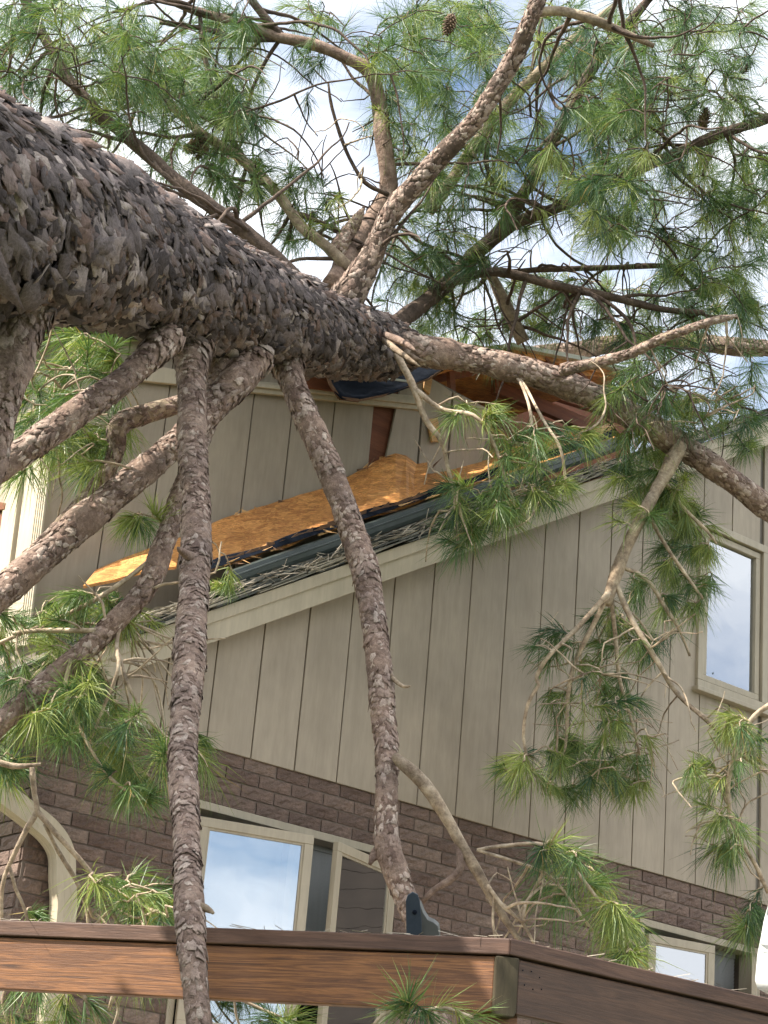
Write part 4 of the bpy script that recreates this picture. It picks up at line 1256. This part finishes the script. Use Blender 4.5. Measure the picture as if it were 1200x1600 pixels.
# ---- foliage: tufts of long needles on thin twigs that grow from the nearest branch
BLOBS = [  # cx
    (200, 130, 220, 150, 18, 12.5, 15, .21), (680, 150, 120, 160, 18, 13, 15.5, .21), (900, 200, 170, 200, 26, 13, 15.5, .21), (1110, 250, 110, 240, 22, 13, 15.5, .21), (1000, 480, 200, 60, 14, 13.5, 15, .19), (500, 20, 70, 30, 6, 12.5, 14, .2), (780, 30, 150, 40, 16, 12, 14, .22), (1060, 20, 130, 40, 16, 12, 14, .22), (1090, 640, 100, 40, 16, 11.6, 12.6, .18),  #, cy, rx, ry, tufts, depth range, needle length
    (110, 70, 140, 90, 60, 10.6, 12.5, .22), (230, 130, 80, 70, 22, 10.8, 12.5, .22), (130, 190, 60, 50, 9, 10.6, 11.4, .20), (340, 90, 70, 100, 46, 11.4, 13.2, .21),
    (370, 230, 60, 90, 34, 11.4, 12.8, .20), (270, 250, 40, 40, 7, 11.2, 12.2, .18), (480, 110, 30, 50, 5, 12, 12.6, .17), (470, 320, 60, 60, 20, 11.5, 12.6, .19),
    (670, 60, 110, 70, 52, 11.6, 13.6, .21), (650, 190, 70, 80, 26, 12, 13.4, .20), (720, 300, 70, 70, 20, 11.8, 13.4, .19), (680, 400, 90, 60, 38, 12.0, 13.2, .20), (640, 480, 80, 40, 16, 12.2, 13.2, .19),
    (800, 170, 60, 100, 22, 11.8, 13.5, .19), (830, 290, 70, 70, 20, 12, 13.4, .18), (960, 110, 100, 80, 46, 11.2, 13.5, .21), (960, 230, 110, 80, 46, 11.4, 13.2, .22), (950, 320, 60, 50, 24, 11.4, 12.4, .24),
    (1110, 60, 90, 60, 18, 12, 13.5, .19), (1130, 150, 70, 50, 14, 12, 13, .20), (1140, 270, 80, 70, 36, 12, 13.4, .20), (1110, 380, 90, 70, 34, 12, 13.4, .20), (860, 470, 90, 50, 34, 12.8, 13.8, .17), (760, 520, 70, 40, 14, 13, 13.8, .16),
    (1000, 490, 90, 50, 20, 12.6, 13.6, .17), (1130, 480, 80, 50, 26, 12, 13.4, .19), (1080, 590, 120, 60, 54, 11.5, 13.0, .19), (970, 640, 40, 60, 16, 11.4, 12.0, .20), (1160, 660, 40, 50, 12, 12, 12.8, .18),
    (1020, 720, 60, 60, 26, 11.7, 12.3, .20), (1070, 830, 50, 70, 28, 11.6, 12.3, .19), (990, 780, 40, 50, 10, 11.5, 12, .19), (1080, 920, 40, 40, 10, 11.5, 12.1, .18),
    (1010, 960, 60, 60, 14, 11.5, 12.2, .18), (950, 1010, 80, 50, 13, 11.2, 12.1, .17), (920, 1110, 90, 60, 24, 11.0, 12.0, .18), (890, 1205, 100, 45, 24, 10.9, 11.8, .18), (990, 1180, 50, 60, 14, 11.2, 11.9, .17), (800, 1185, 25, 30, 5, 11, 11.4, .18), (860, 1010, 30, 30, 5, 11.1, 11.5, .17),
    (1150, 1150, 50, 50, 9, 10.6, 11.2, .20), (1110, 1220, 40, 40, 8, 10.6, 11.2, .19), (1130, 1310, 40, 40, 10, 10.6, 11.2, .20), (1180, 1420, 30, 40, 7, 10.5, 11, .20),
    (745, 640, 40, 22, 5, 10.9, 11.5, .17), (810, 695, 50, 35, 12, 10.9, 11.4, .19), (735, 790, 55, 45, 15, 10.8, 11.3, .20), (810, 775, 60, 40, 16, 10.8, 11.3, .20), (900, 690, 50, 30, 6, 11, 11.5, .18), (860, 750, 45, 25, 7, 10.9, 11.4, .17), (730, 850, 40, 25, 5, 10.8, 11.2, .18),
    (890, 1370, 60, 40, 9, 8.3, 8.9, .21), (950, 1440, 50, 40, 8, 8.3, 8.8, .20), (870, 1320, 40, 15, 3, 8.3, 8.7, .2), (985, 1490, 30, 20, 4, 8.2, 8.6, .2),
    (130, 560, 60, 45, 16, 9.4, 10.2, .20), (60, 640, 60, 60, 16, 8.9, 9.8, .20), (130, 700, 60, 50, 16, 9.2, 10.2, .20), (40, 720, 40, 40, 5, 8.8, 9.6, .2), (190, 640, 20, 40, 4, 9.8, 10.2, .19), (215, 815, 30, 20, 5, 9.3, 9.8, .15),
    (150, 935, 80, 25, 12, 9.2, 9.8, .16), (60, 985, 80, 35, 15, 8.9, 9.7, .17), (200, 975, 50, 15, 4, 9.0, 9.6, .15), (350, 905, 35, 12, 5, 10.2, 10.5, .10),
    (80, 1060, 90, 40, 18, 8.6, 9.6, .19), (150, 1100, 80, 40, 18, 8.6, 9.6, .20), (220, 1175, 80, 45, 18, 8.6, 9.5, .20), (60, 1130, 60, 40, 10, 8.5, 9.4, .2), (20, 1200, 30, 30, 6, 8.3, 9, .19), (225, 1240, 40, 25, 4, 8.5, 8.9, .2), (310, 1180, 25, 40, 6, 9.0, 9.6, .19),
    (210, 1390, 70, 30, 8, 7.8, 8.3, .18), (250, 1420, 50, 25, 8, 7.8, 8.3, .18), (55, 1425, 10, 10, 2, 7.9, 8.1, .10),
]
tpos, tlen = [], []
for (cx, cy, rx, ry, k, d0_, d1_, nl_) in BLOBS:
    for _ in range(int(round(k * (1.85 if cy < 560 else 1.2)))):
        while True:
            ux, uy = random.uniform(-1, 1), random.uniform(-1, 1)
            if ux * ux + uy * uy <= 1:
                break
        tpos.append(PX(cx + ux * rx, cy + uy * ry, random.uniform(d0_, d1_)))
        tlen.append(nl_ * random.uniform(0.8, 1.3))
tpos = np.array(tpos); tlen = np.array(tlen)
NP = np.array(tree_nodes_p); NR = np.array(tree_nodes_r); NL = np.array(tree_nodes_l)
MAXN = len(NP) + len(tpos) * 6
np_all = np.zeros((MAXN, 3)); np_all[:len(NP)] = NP
nr_all = np.zeros(MAXN); nr_all[:len(NP)] = NR
nl_all = np.zeros(MAXN, int); nl_all[:len(NP)] = NL
cnt = len(NP)
dmin = np.array([np.min(np.sum((NP - t) ** 2, 1)) for t in tpos])
tufts = {}
for ti in np.argsort(dmin):
    t = tpos[ti]
    dif = np_all[:cnt] - t
    d2 = np.sqrt(np.sum(dif ** 2, 1)) - 0.12 * (dif[:, 2] > -0.05)
    j = int(np.argmin(d2))
    a = np_all[j]; li = int(nl_all[j])
    L_ = np.linalg.norm(t - a)
    if L_ < 0.03:
        continue
    n_ = max(4, int(L_ / 0.05))
    side = RNG.normal(0, 1, 3); side[2] = abs(side[2]) * 0.6
    c1 = a + (t - a) * 0.35 + side * L_ * 0.16 + np.array([0, 0, 0.10 * L_])
    c2 = a + (t - a) * 0.75 + RNG.normal(0, 1, 3) * L_ * 0.10 + np.array([0, 0, 0.12 * L_])
    s = np.linspace(0, 1, n_ + 1)[:, None]
    path = (1 - s) ** 3 * a + 3 * (1 - s) ** 2 * s * c1 + 3 * (1 - s) * s * s * c2 + s ** 3 * t
    path[1:-1] += RNG.normal(0, 0.006, (n_ - 1, 3))
    r0 = min(nr_all[j] * 0.7, 0.0058 + 0.008 * L_); r0 = max(r0, 0.0042)
    rad = r0 + (0.0036 - r0) * s[:, 0]
    twig_mb.setdefault(li, MB()).tube(path, rad, 5, 0.12, cap=False)
    tufts.setdefault(li, []).append((path[-1], path[-1] - path[-2], tlen[ti], path[max(0, n_ - 4)]))
    st = max(1, n_ // 4)
    for q in range(st, n_ + 1, st):
        if cnt < MAXN:
            np_all[cnt] = path[q]; nr_all[cnt] = rad[q]; nl_all[cnt] = li; cnt += 1

# bare curly twigs
for (cx, cy, rx, ry, k, d0_, d1_) in ((760, 730, 80, 90, 12, 10.9, 11.4), (1060, 590, 110, 60, 24, 11.2, 12), (960, 1080, 90, 120, 26, 11.1, 11.7), (170, 1010, 120, 60, 16, 8.9, 9.4), (800, 1420, 40, 40, 6, 8.3, 8.6), (1140, 1250, 40, 100, 9, 10.7, 11),
                                      (900, 420, 200, 90, 34, 12.2, 13), (960, 180, 160, 140, 30, 11.6, 12.8), (560, 270, 90, 120, 16, 11.8, 12.6), (300, 200, 120, 150, 22, 11.6, 12.6), (60, 120, 80, 60, 16, 10.6, 11.4), (100, 620, 60, 80, 10, 9.0, 9.6), (1100, 120, 90, 100, 14, 12, 13), (150, 1395, 90, 40, 4, 7.9, 8.1)):
    for _ in range(int(k * 2)):
        t = PX(cx + random.uniform(-1, 1) * rx, cy + random.uniform(-1, 1) * ry, random.uniform(d0_, d1_))
        d2 = np.sum((np_all[:cnt] - t) ** 2, 1)
        j = int(np.argmin(d2))
        li = int(nl_all[j])
        p = np_all[j].copy()
        d = (t - p); d /= np.linalg.norm(d) + 1e-6
        axis = RNG.normal(0, 1, 3); axis /= np.linalg.norm(axis)
        pts = [p.copy()]
        turn = random.uniform(-0.13, 0.13)
        for q in range(random.randint(7, 18)):
            d = d + np.cross(axis, d) * turn + RNG.normal(0, 0.07, 3) + (RNG.normal(0, 0.42, 3) if random.random() < 0.16 else 0) + np.array([0, 0, -0.04])
            d /= np.linalg.norm(d)
            p = p + d * 0.03
            pts.append(p.copy())
        rr = np.linspace(0.0072, 0.0032, len(pts)) * random.uniform(0.6, 1.15)
        twig_mb.setdefault(li, MB()).tube(pts, rr, 5, 0.1, cap=False)


def needle_mesh(name, lst, seed, per, width, parent, mat, tmean=0.50):
    rng = np.random.default_rng(seed)
    n_t = len(lst)
    P = np.array([q[0] for q in lst]); Dv = np.array([q[1] for q in lst]); Dv /= np.linalg.norm(Dv, axis=1)[:, None] + 1e-9
    Bk = np.array([q[3] for q in lst]) - P
    bl = np.linalg.norm(Bk, axis=1)[:, None] + 1e-9
    Bk = Bk / bl * np.minimum(bl, np.where(rng.random((n_t, 1)) < 0.5, 0.07, 0.20))
    Dv = Dv + rng.normal(0, 0.25, Dv.shape) + np.array([0, 0, -0.28]); Dv /= np.linalg.norm(Dv, axis=1)[:, None]
    Ln = np.array([q[2] for q in lst])
    tone = np.clip(rng.normal(tmean, 0.30, n_t), 0, 0.93)
    ref = np.where(np.abs(Dv[:, 2:3]) > 0.9, np.array([[1.0, 0, 0]]), np.array([[0, 0, 1.0]]))
    s = np.cross(Dv, ref); s /= np.linalg.norm(s, axis=1)[:, None]
    b = np.cross(s, Dv)
    cntn = (per * rng.uniform(0.6, 1.25, n_t)).astype(int)
    idx = np.repeat(np.arange(n_t), cntn)
    N_ = len(idx)
    back = rng.random(N_) ** 1.3
    spread = np.radians(rng.uniform(4, 46, N_) + 30 * back)
    phi = rng.uniform(0, 2 * math.pi, N_)
    dirn = Dv[idx] * np.cos(spread)[:, None] + (s[idx] * np.cos(phi)[:, None] + b[idx] * np.sin(phi)[:, None]) * np.sin(spread)[:, None]
    ln = Ln[idx] * rng.uniform(0.55, 1.2, N_)
    p0 = P[idx] + Bk[idx] * back[:, None]
    droop = rng.uniform(0.05, 0.5, N_)[:, None] * ln[:, None] * np.array([0, 0, -1.0])
    p1 = p0 + dirn * ln[:, None] * 0.45 + droop * 0.18
    p2 = p0 + dirn * ln[:, None] * 0.95 + droop * 0.85 + rng.normal(0, 0.05, (N_, 3)) * ln[:, None]
    wv = np.cross(dirn, rng.normal(0, 1, (N_, 3))); wv /= np.linalg.norm(wv, axis=1)[:, None]
    wv *= width * rng.uniform(0.7, 1.3, N_)[:, None] * 0.5
    V = np.stack([p0 - wv * .8, p0 + wv * .8, p1 - wv, p1 + wv, p2], 1).reshape(-1, 3)
    base = (np.arange(N_) * 5)[:, None, None]
    F = (np.array([[0, 1, 3], [0, 3, 2], [2, 3, 4]])[None] + base).reshape(-1, 3)
    tn = np.clip(tone[idx] + rng.normal(0, 0.10, N_), 0, 0.93)
    tn = np.where(rng.random(N_) < 0.025, 1.0, tn)
    me = fast_mesh(name, V, F, np.repeat(tn, 3))
    me.materials.append(mat)
    o = bpy.data.objects.new(name, me)
    COL.objects.link(o)
    if parent: o.parent = parent
    o['kind'] = 'stuff'
    return o


for li, mb in twig_mb.items():
    tag(mb.build('twigs', M['backlit_limb'] if li in canopy else M['twig'], limb_objs[li], smooth=True), kind='stuff')
NT = 0
for li, lst in tufts.items():
    needle_mesh('needles', lst, 500 + li, 60 if li in canopy else 74, 0.0029 if li in canopy else 0.0032, limb_objs[li], M['needle'], 0.42 if li in canopy else 0.56)
    NT += len(lst)
print('tufts', NT)

# cones
cm = MB()
prof = [(0.0, -0.052), (0.010, -0.048), (0.020, -0.03), (0.022, -0.012), (0.019, 0.015), (0.012, 0.036), (0.004, 0.05)]
for i, (r, z_) in enumerate(prof):
    for k in range(8):
        cm.v.append((r * .8 * math.cos(k * math.pi / 4), r * .8 * math.sin(k * math.pi / 4), z_))
for i in range(len(prof) - 1):
    for k in range(8):
        cm.f.append((i * 8 + k, i * 8 + (k + 1) % 8, (i + 1) * 8 + (k + 1) % 8, (i + 1) * 8 + k))
for q in range(64):
    t = q / 64
    z_ = -0.046 + 0.094 * t
    r = float(np.interp(z_, [p[1] for p in prof], [p[0] for p in prof]))
    a = q * 2.39996
    er, et = np.array([math.cos(a), math.sin(a), 0]), np.array([-math.sin(a), math.cos(a), 0])
    c = er * r * .75 + np.array([0, 0, z_])
    tip = er * (r * 1.25 + .004) + np.array([0, 0, z_ + 0.010])
    cm.add([c - et * .006, c + et * .006, tip + et * .004, tip - et * .004, tip - np.array([0, 0, .006]), c - np.array([0, 0, .006])], [(0, 1, 2, 3), (3, 2, 4), (0, 3, 4, 5), (1, 5, 4, 2)])
cone_me = cm.mesh('pine_cone')
cone_me.materials.append(M['cone'])
for (x, y, d, rx_, s_) in ((702, 38, 11.3, 2.9, 1.3), (1100, 186, 12.3, .1, 1.35), (298, 232, 11.8, 1.9, 1.2), (308, 222, 11.8, 1.2, 1.1), (316, 236, 11.8, 2.2, 1.1), (332, 265, 11.8, 2.8, 1.1), (345, 268, 11.8, 3.3, 1.0), (908, 62, 12.7, .7, 1.1), (836, 15, 11, .4, 1), (1166, 105, 12.5, 1.0, 1.0)):
    o = bpy.data.objects.new('pine_cone', cone_me)
    COL.objects.link(o)
    o.parent = pine
    o.location = PX(x, y, d)
    o.rotation_euler = (rx_, random.uniform(-.5, .5), random.uniform(0, 6))
    o.scale = (s_, s_, s_)

# ------------------------------------------------------------------ broken sprigs lying by the railing
def sprig(name, label, stems, tips, cat='branch', width=0.0026, per=80, mat='twig'):
    root = empty(name, label, cat, 'broken pine sprigs by the railing')
    for st in stems:
        mb = MB()
        c = [np.append(PX(x, y, d), w_ * 0.5 * d / FPX) for x, y, d, w_ in st]
        P = catmull(c, 0.02)
        mb.tube(P[:, :3], np.maximum(P[:, 3], .0015), 7, 0.1)
        mb.build('stem', M[mat], root, smooth=True)
    lst = []
    for (x, y, d, dx, dy, L_) in tips:
        v = CR * dx - CU * dy
        lst.append((PX(x, y, d), v, L_, PX(x, y, d) - v * 0.08))
    needle_mesh('needles', lst, hash(label) % 1000 if False else len(label) * 7, per, width, root, M['needle'])
    return root


sprig('pine_sprig', 'pine sprig with needles fanning up in front of the rail near its corner',
      [[(640, 1640, 5.7, 9), (630, 1590, 5.65, 8), (637, 1562, 5.6, 6)], [(630, 1590, 5.65, 7), (690, 1575, 5.6, 6), (740, 1590, 5.55, 5)], [(636, 1600, 5.65, 7), (610, 1580, 5.6, 6), (585, 1600, 5.6, 6), (570, 1640, 5.6, 5)]],
      [(637, 1560, 5.6, .05, -.9, .17), (640, 1562, 5.6, .3, -.7, .15), (636, 1562, 5.6, -.5, -.3, .12), (690, 1570, 5.6, .6, -.5, .13), (670, 1580, 5.6, .5, .2, .13), (745, 1585, 5.55, .8, -.4, .13), (720, 1590, 5.55, .3, .5, .12), (620, 1580, 5.6, -.6, .3, .12)], per=46)
sprig('pine_sprig', 'pine sprig hanging below the left rail beside the brick wall',
      [[(120, 1500, 7.4, 9), (128, 1550, 7.4, 8), (150, 1590, 7.4, 7), (160, 1650, 7.4, 6)], [(170, 1500, 7.4, 7), (178, 1540, 7.4, 6), (170, 1580, 7.4, 5)], [(10, 1540, 7.4, 6), (5, 1570, 7.4, 6), (20, 1620, 7.4, 5)]],
      [(20, 1550, 7.4, -.2, .5, .16), (60, 1545, 7.4, .3, .8, .18), (95, 1560, 7.4, -.4, .6, .18), (30, 1590, 7.4, .5, .3, .18), (110, 1590, 7.4, .4, .7, .18), (145, 1570, 7.4, .5, .4, .16), (75, 1600, 7.4, -.6, .2, .18), (0, 1600, 7.4, .3, .5, .18)], per=80)
sprig('pine_sprig', 'drooping pine tuft under the left rail just left of the vertical limb',
      [[(180, 1490, 7.3, 6), (175, 1540, 7.3, 6), (185, 1575, 7.3, 5), (175, 1610, 7.3, 4)], [(230, 1480, 7.3, 6), (225, 1530, 7.3, 5)]],
      [(222, 1525, 7.3, .1, 1, .16), (240, 1520, 7.3, .5, .8, .16), (205, 1525, 7.3, -.4, .9, .14)], per=60)
sprig('pine_sprig', 'low pine sprig under the rail in front of the lower window glass',
      [[(355, 1530, 6.9, 5), (375, 1560, 6.9, 5), (440, 1590, 6.9, 5)], [(365, 1540, 6.9, 4), (370, 1590, 6.9, 4), (385, 1620, 6.9, 4)]],
      [(440, 1588, 6.9, .8, -.1, .17), (455, 1590, 6.9, .4, -.5, .15), (420, 1585, 6.9, -.4, -.5, .14), (470, 1600, 6.9, .8, .3, .17)], per=70)
sprig('pine_sprig', 'broken pine twig lying behind the right rail near the corner post',
      [[(830, 1590, 7.2, 6), (860, 1575, 7.2, 6), (890, 1600, 7.2, 5)], [(880, 1580, 7.2, 8), (875, 1620, 7.2, 9)]],
      [(895, 1590, 7.2, .6, .3, .14), (850, 1600, 7.2, -.3, .6, .12)], per=46)

# ------------------------------------------------------------------ out-of-view tree and house, added so the panes reflect something dark
m, n, l, b = new_mat('broad_leaf')
at = n.new('ShaderNodeAttribute'); at.attribute_name = 'plate'
l.new(ramp(n, l, at.outputs['Fac'], [(0.0, (0.035, 0.07, 0.02)), (1.0, (0.10, 0.16, 0.045))]), b.inputs['Base Color'])
b.inputs['Roughness'].default_value = 0.5
M['leaf'] = m


def add_reflection_tree(label, x, y, h, rad, seed):
    rng = np.random.default_rng(seed)
    root = empty('reflection_tree', label, 'tree')
    mb = MB()
    tk = np.array([(x, y, -.1), (x + .1, y, h * .25), (x - .1, y + .1, h * .5), (x, y, h * .8)])
    mb.tube(catmull(np.hstack([tk, np.array([[.28], [.22], [.16], [.05]])]), .4)[:, :3], np.linspace(.3, .06, len(catmull(np.hstack([tk, np.array([[.28], [.22], [.16], [.05]])]), .4))), 10, .06)
    lc = []
    for k in range(60):
        a = rng.uniform(0, 6.28); e = rng.uniform(-.5, 1.2); q = rng.uniform(.45, 1.0)
        c = np.array([x + math.cos(a) * math.cos(e) * rad * q, y + math.sin(a) * math.cos(e) * rad * q, h * .64 + math.sin(e) * h * .34 * q])
        lc.append(c)
        st = np.array([x, y, h * rng.uniform(.3, .6)])
        mb.tube([st, (st + c) / 2 + np.array([0, 0, .3]), c], [.09, .06, .02], 6, .1)
    mb.build('trunk', M['backlit_limb'], root, smooth=True)
    P = np.concatenate([c + rng.normal(0, rad * .2, (1300, 3)) for c in lc])
    n_ = len(P)
    u_ = rng.normal(0, 1, (n_, 3)); u_ /= np.linalg.norm(u_, axis=1)[:, None]
    v_ = np.cross(u_, rng.normal(0, 1, (n_, 3))); v_ /= np.linalg.norm(v_, axis=1)[:, None]
    sz = rng.uniform(.05, .11, (n_, 1))
    V = np.stack([P - u_ * sz, P + v_ * sz * .5, P + u_ * sz, P - v_ * sz * .5], 1).reshape(-1, 3)
    F = (np.arange(n_) * 4)[:, None] + np.array([[0, 1, 2, 3]])
    me = fast_mesh('crown', V, F, rng.random(n_))
    me.materials.append(M['leaf'])
    o = bpy.data.objects.new('crown', me); COL.objects.link(o); o.parent = root; o['kind'] = 'stuff'


add_reflection_tree('rounded leafy tree added out of view to reflect low in the upper window', 41.6, -29.2, 18.6, 4.2, 4)
nb = empty('reflection_house', 'dark brown house added out of view to darken the open right sash', 'house')  # unseen house put in so the right sash mirrors something dark
M['dark_siding'] = paint('dark_brown_siding', (0.040, 0.030, 0.024), 0.2, 0.8, (1, 1, 40))
mb = MB(); mb.box(20.6, 29, -13, 5, 0, 7.6); nw = mb.build('wall', M['dark_siding'], nb)
for k in range(30):
    mb = MB(); mb.prism([(20.6, -13, .3 + k * .24), (20.6, 5, .3 + k * .24), (20.6, 5, .3 + k * .24 + .235), (20.6, -13, .3 + k * .24 + .235)], (-0.02, 0, 0)); mb.build('siding_board', M['dark_siding'], nw)
mb = MB(); mb.prism([(20.1, -13.5, 7.5), (24.8, -13.5, 11.2), (29.5, -13.5, 7.5), (29.5, -13.5, 7.7), (24.8, -13.5, 11.45), (20.1, -13.5, 7.7)], (0, 19, 0)); mb.build('roof', M['shingle'], nb)
for yy in (-10, -1.0):
    mb = MB(); mb.box(20.52, 20.62, yy, yy + 1.2, 1.2, 2.6); f_ = mb.build('window', M['frame'], nb)
    mb = MB(); mb.box(20.50, 20.53, yy + .08, yy + 1.12, 1.28, 2.52); mb.build('pane', M['glass'], f_)

# ------------------------------------------------------------------ deck railing
rail = empty('deck_railing', 'stained brown wooden deck railing with an angled corner post', 'railing')
Pc = PX(797, 1466, 6.0)
ztop = Pc[2]


def WZ(x, y, z):
    r = ray(x, y)
    return CP + r * ((z - CP[2]) / r[2])


Lp, Rp = WZ(0, 1437, ztop), WZ(1200, 1560, ztop)
dl = (Lp - Pc); dl /= np.linalg.norm(dl)
dr = (Rp - Pc); dr /= np.linalg.norm(dr)
nl_v = np.array([dl[1], -dl[0], 0]); nl_v = nl_v if nl_v @ (CP - Pc) > 0 else -nl_v
nr_v = np.array([dr[1], -dr[0], 0]); nr_v = nr_v if nr_v @ (CP - Pc) > 0 else -nr_v
nl_v[2] = nr_v[2] = 0


def board(name, a, b_, n_out, o0, o1, z0, z1, mat, bev=0.004):
    mb = MB()
    a, b_ = a.copy(), b_.copy()
    q = [(a + n_out * o0)[:2], (b_ + n_out * o0)[:2], (b_ + n_out * o1)[:2], (a + n_out * o1)[:2]]
    mb.prism([(p[0], p[1], z0) for p in q], (0, 0, z1 - z0))
    return mb.build(name, mat, rail, bevel=bev)


cap_h, brd_h = 0.050, 0.165
Lfar, Rfar = Pc + dl * 5.2, Pc + dr * 5.0
# the cap's front edge passes through the measured line; boards sit 12 mm behind it
board('rail_cap', Pc, Lfar, nl_v, -0.17, 0.0, ztop - cap_h, ztop, M['rail_cap'])
board('rail_cap', Pc + dr * 0.004, Rfar, nr_v, -0.17, 0.0, ztop - cap_h + .001, ztop + .001, M['rail_cap'])
board('rail_board', Pc + dl * 0.045, Lfar, nl_v, -0.055, -0.012, ztop - cap_h - .004 - brd_h, ztop - cap_h - .004, M['rail'])
board('rail_board', Pc + dr * 0.055, Rfar, nr_v, -0.055, -0.014, ztop - cap_h - .004 - brd_h, ztop - cap_h - .004, M['rail_unlit'])
# corner block between the two boards and the post under it
bis = nl_v + nr_v; bis /= np.linalg.norm(bis)
cpt = Pc - bis * 0.012
mb = MB()
tw = np.array([-bis[1], bis[0], 0]);
mb.prism([cpt + tw * 0.036 + _z * (-cap_h - .004), cpt - tw * 0.036 + _z * (-cap_h - .004), cpt - tw * 0.036 + _z * (-cap_h - .165), cpt - tw * 0.028 + _z * (-cap_h - .181), cpt + tw * 0.028 + _z * (-cap_h - .181), cpt + tw * 0.036 + _z * (-cap_h - .165)], -bis * 0.06)
mb.build('corner_block', M['post'], rail, bevel=0.004)
for (off_, pc_) in ((0.0, Pc - bis * 0.12),):
    mb = MB()
    mb.prism([pc_ + tw * .055 + bis * .055 - _z * (pc_[2] - 0), pc_ - tw * .055 + bis * .055 - _z * pc_[2], pc_ - tw * .055 - bis * .055 - _z * pc_[2], pc_ + tw * .055 - bis * .055 - _z * pc_[2]], (0, 0, ztop - cap_h - .006))
    mb.build('post', M['rail'], rail, bevel=0.004)
for base_, d_, n_o in ((Pc, dl, nl_v), (Pc, dr, nr_v)):
    q = base_ + d_ * 2.6 - n_o * 0.12
    mb = MB()
    mb.box(q[0] - .05, q[0] + .05, q[1] - .05, q[1] + .05, 0, ztop - cap_h - .006)
    mb.build('post', M['rail'], rail, bevel=0.004)
# unseen deck boards behind the rail, added to bounce sunlight onto the wall
M['deck'] = wood('pale_deck_board', [(0.30, 0.25, 0.19), (0.42, 0.36, 0.28), (0.34, 0.28, 0.22)], (1, 9, 9), 0.8)
mb = MB()
zf = ztop - 1.02
yk = -0.12
while yk > Pc[1] + 0.2:
    x_l = np.interp(yk, [Pc[1], Lfar[1]], [Pc[0], Lfar[0]]) + 0.15
    mb.box(max(x_l, 2.0), 13.0, yk - 0.138, yk, zf - 0.03, zf)
    yk -= 0.144
tag(mb.build('bounce_deck_floor', M['deck'], rail), kind='stuff')
# nail heads
for i in range(6):
    p_ = Pc + dr * (0.07 + 0.035 * (i % 3) + .01 * (i // 3)) - nr_v * 0.0135
    zz = ztop - cap_h - 0.03 - 0.045 * (i // 3) - random.uniform(0, .015)
    mb = MB()
    mb.tube([np.array([p_[0], p_[1], zz]), np.array([p_[0], p_[1], zz]) + nr_v * 0.002], [0.0024, 0.002], 6)
    mb.build('nail', M['felt'], rail)

# ------------------------------------------------------------------ dark plate behind the rail
mb = MB()
outl = [(636, 1520), (634, 1408), (637, 1399), (645, 1394), (653, 1398), (656, 1408), (659, 1440), (659, 1520)]
pts = [PX(x, y, 6.45) for x, y in outl]
mb.prism(pts, CF * 0.012)
br = mb.build('metal_bracket', M['bracket'], bevel=0.002)
mb = MB()
mb.prism([PX(x, y, 6.47) for x, y in ((655, 1520), (655, 1410), (661, 1426), (668, 1437), (677, 1441), (684, 1447), (686, 1458), (686, 1520))], CF * 0.05 + CR * 0.006)
M['bracket_lit_side'] = paint('lit_bracket_side', (0.10, 0.105, 0.10), 0.2, 0.5)  # lighter grey stands in for light falling on the side face
mb.build('side_plate', M['bracket_lit_side'], br, bevel=0.002)
tag(br, 'slate blue curved bracket plate with a bolt standing behind the rail', 'bracket')
mb = MB()
c = PX(648, 1425, 6.45)
mb.tube([c, c - CF * 0.005, c - CF * .007], [0.0075, 0.0075, 0.004], 10)
mb.build('bolt', M['felt'], br, smooth=False)

# ------------------------------------------------------------------ pale cloth at the right border
mb = MB()
nu, nvv = 8, 14
for j in range(nvv):
    t = j / (nvv - 1)
    y = 1405 + 150 * t
    xl = np.interp(t, [0, .2, .55, .85, .92, 1.0], [1203, 1194, 1185, 1181, 1184, 1206])
    for i in range(nu):
        s = i / (nu - 1)
        mb.v.append(tuple(PX(xl + (1330 - xl) * s, y + 20 * s, 7.0 + 0.05 * math.sin(s * 9 + t * 3) + 0.02 * math.sin(t * 13))))
mb.f = [(j * nu + i, j * nu + i + 1, (j + 1) * nu + i + 1, (j + 1) * nu + i) for j in range(nvv - 1) for i in range(nu - 1)]
o = mb.build('cloth_canopy', M['white'], smooth=True)
sm = o.modifiers.new('solid', 'SOLIDIFY'); sm.thickness = 0.004
tag(o, 'pale white cloth edge entering the picture at the right border above the rail', 'cloth')

# ------------------------------------------------------------------ dry needles fallen on the rail cap
sv, sf = [], []
for i in range(260):
    u_ = random.random()
    if random.random() < 0.6:
        c = Pc + dl * random.uniform(0.0, 2.2) - nl_v * random.uniform(-.004, .16)
    else:
        c = Pc + dr * random.uniform(0.0, 1.8) - nr_v * random.uniform(-.004, .16)
    c[2] = ztop + random.uniform(0.003, 0.010)
    a = random.uniform(0, 6.28)
    d_ = np.array([math.cos(a), math.sin(a), random.uniform(-.05, .12)])
    e_ = np.cross(d_, RNG.normal(0, 1, 3)); e_ = e_ / np.linalg.norm(e_) * 0.0011
    ln = random.uniform(.03, .12)
    k = len(sv)
    sv += [c - d_ * ln / 2 - e_, c - d_ * ln / 2 + e_, c + d_ * ln / 2 + e_, c + d_ * ln / 2 - e_]
    sf.append((k, k + 1, k + 2, k + 3))
fm = MB(); fm.add(sv, sf)
tag(fm.build('fallen_needles', M['straw']), 'dry tan pine needles scattered along the top of the deck rail', 'needles', kind='stuff')
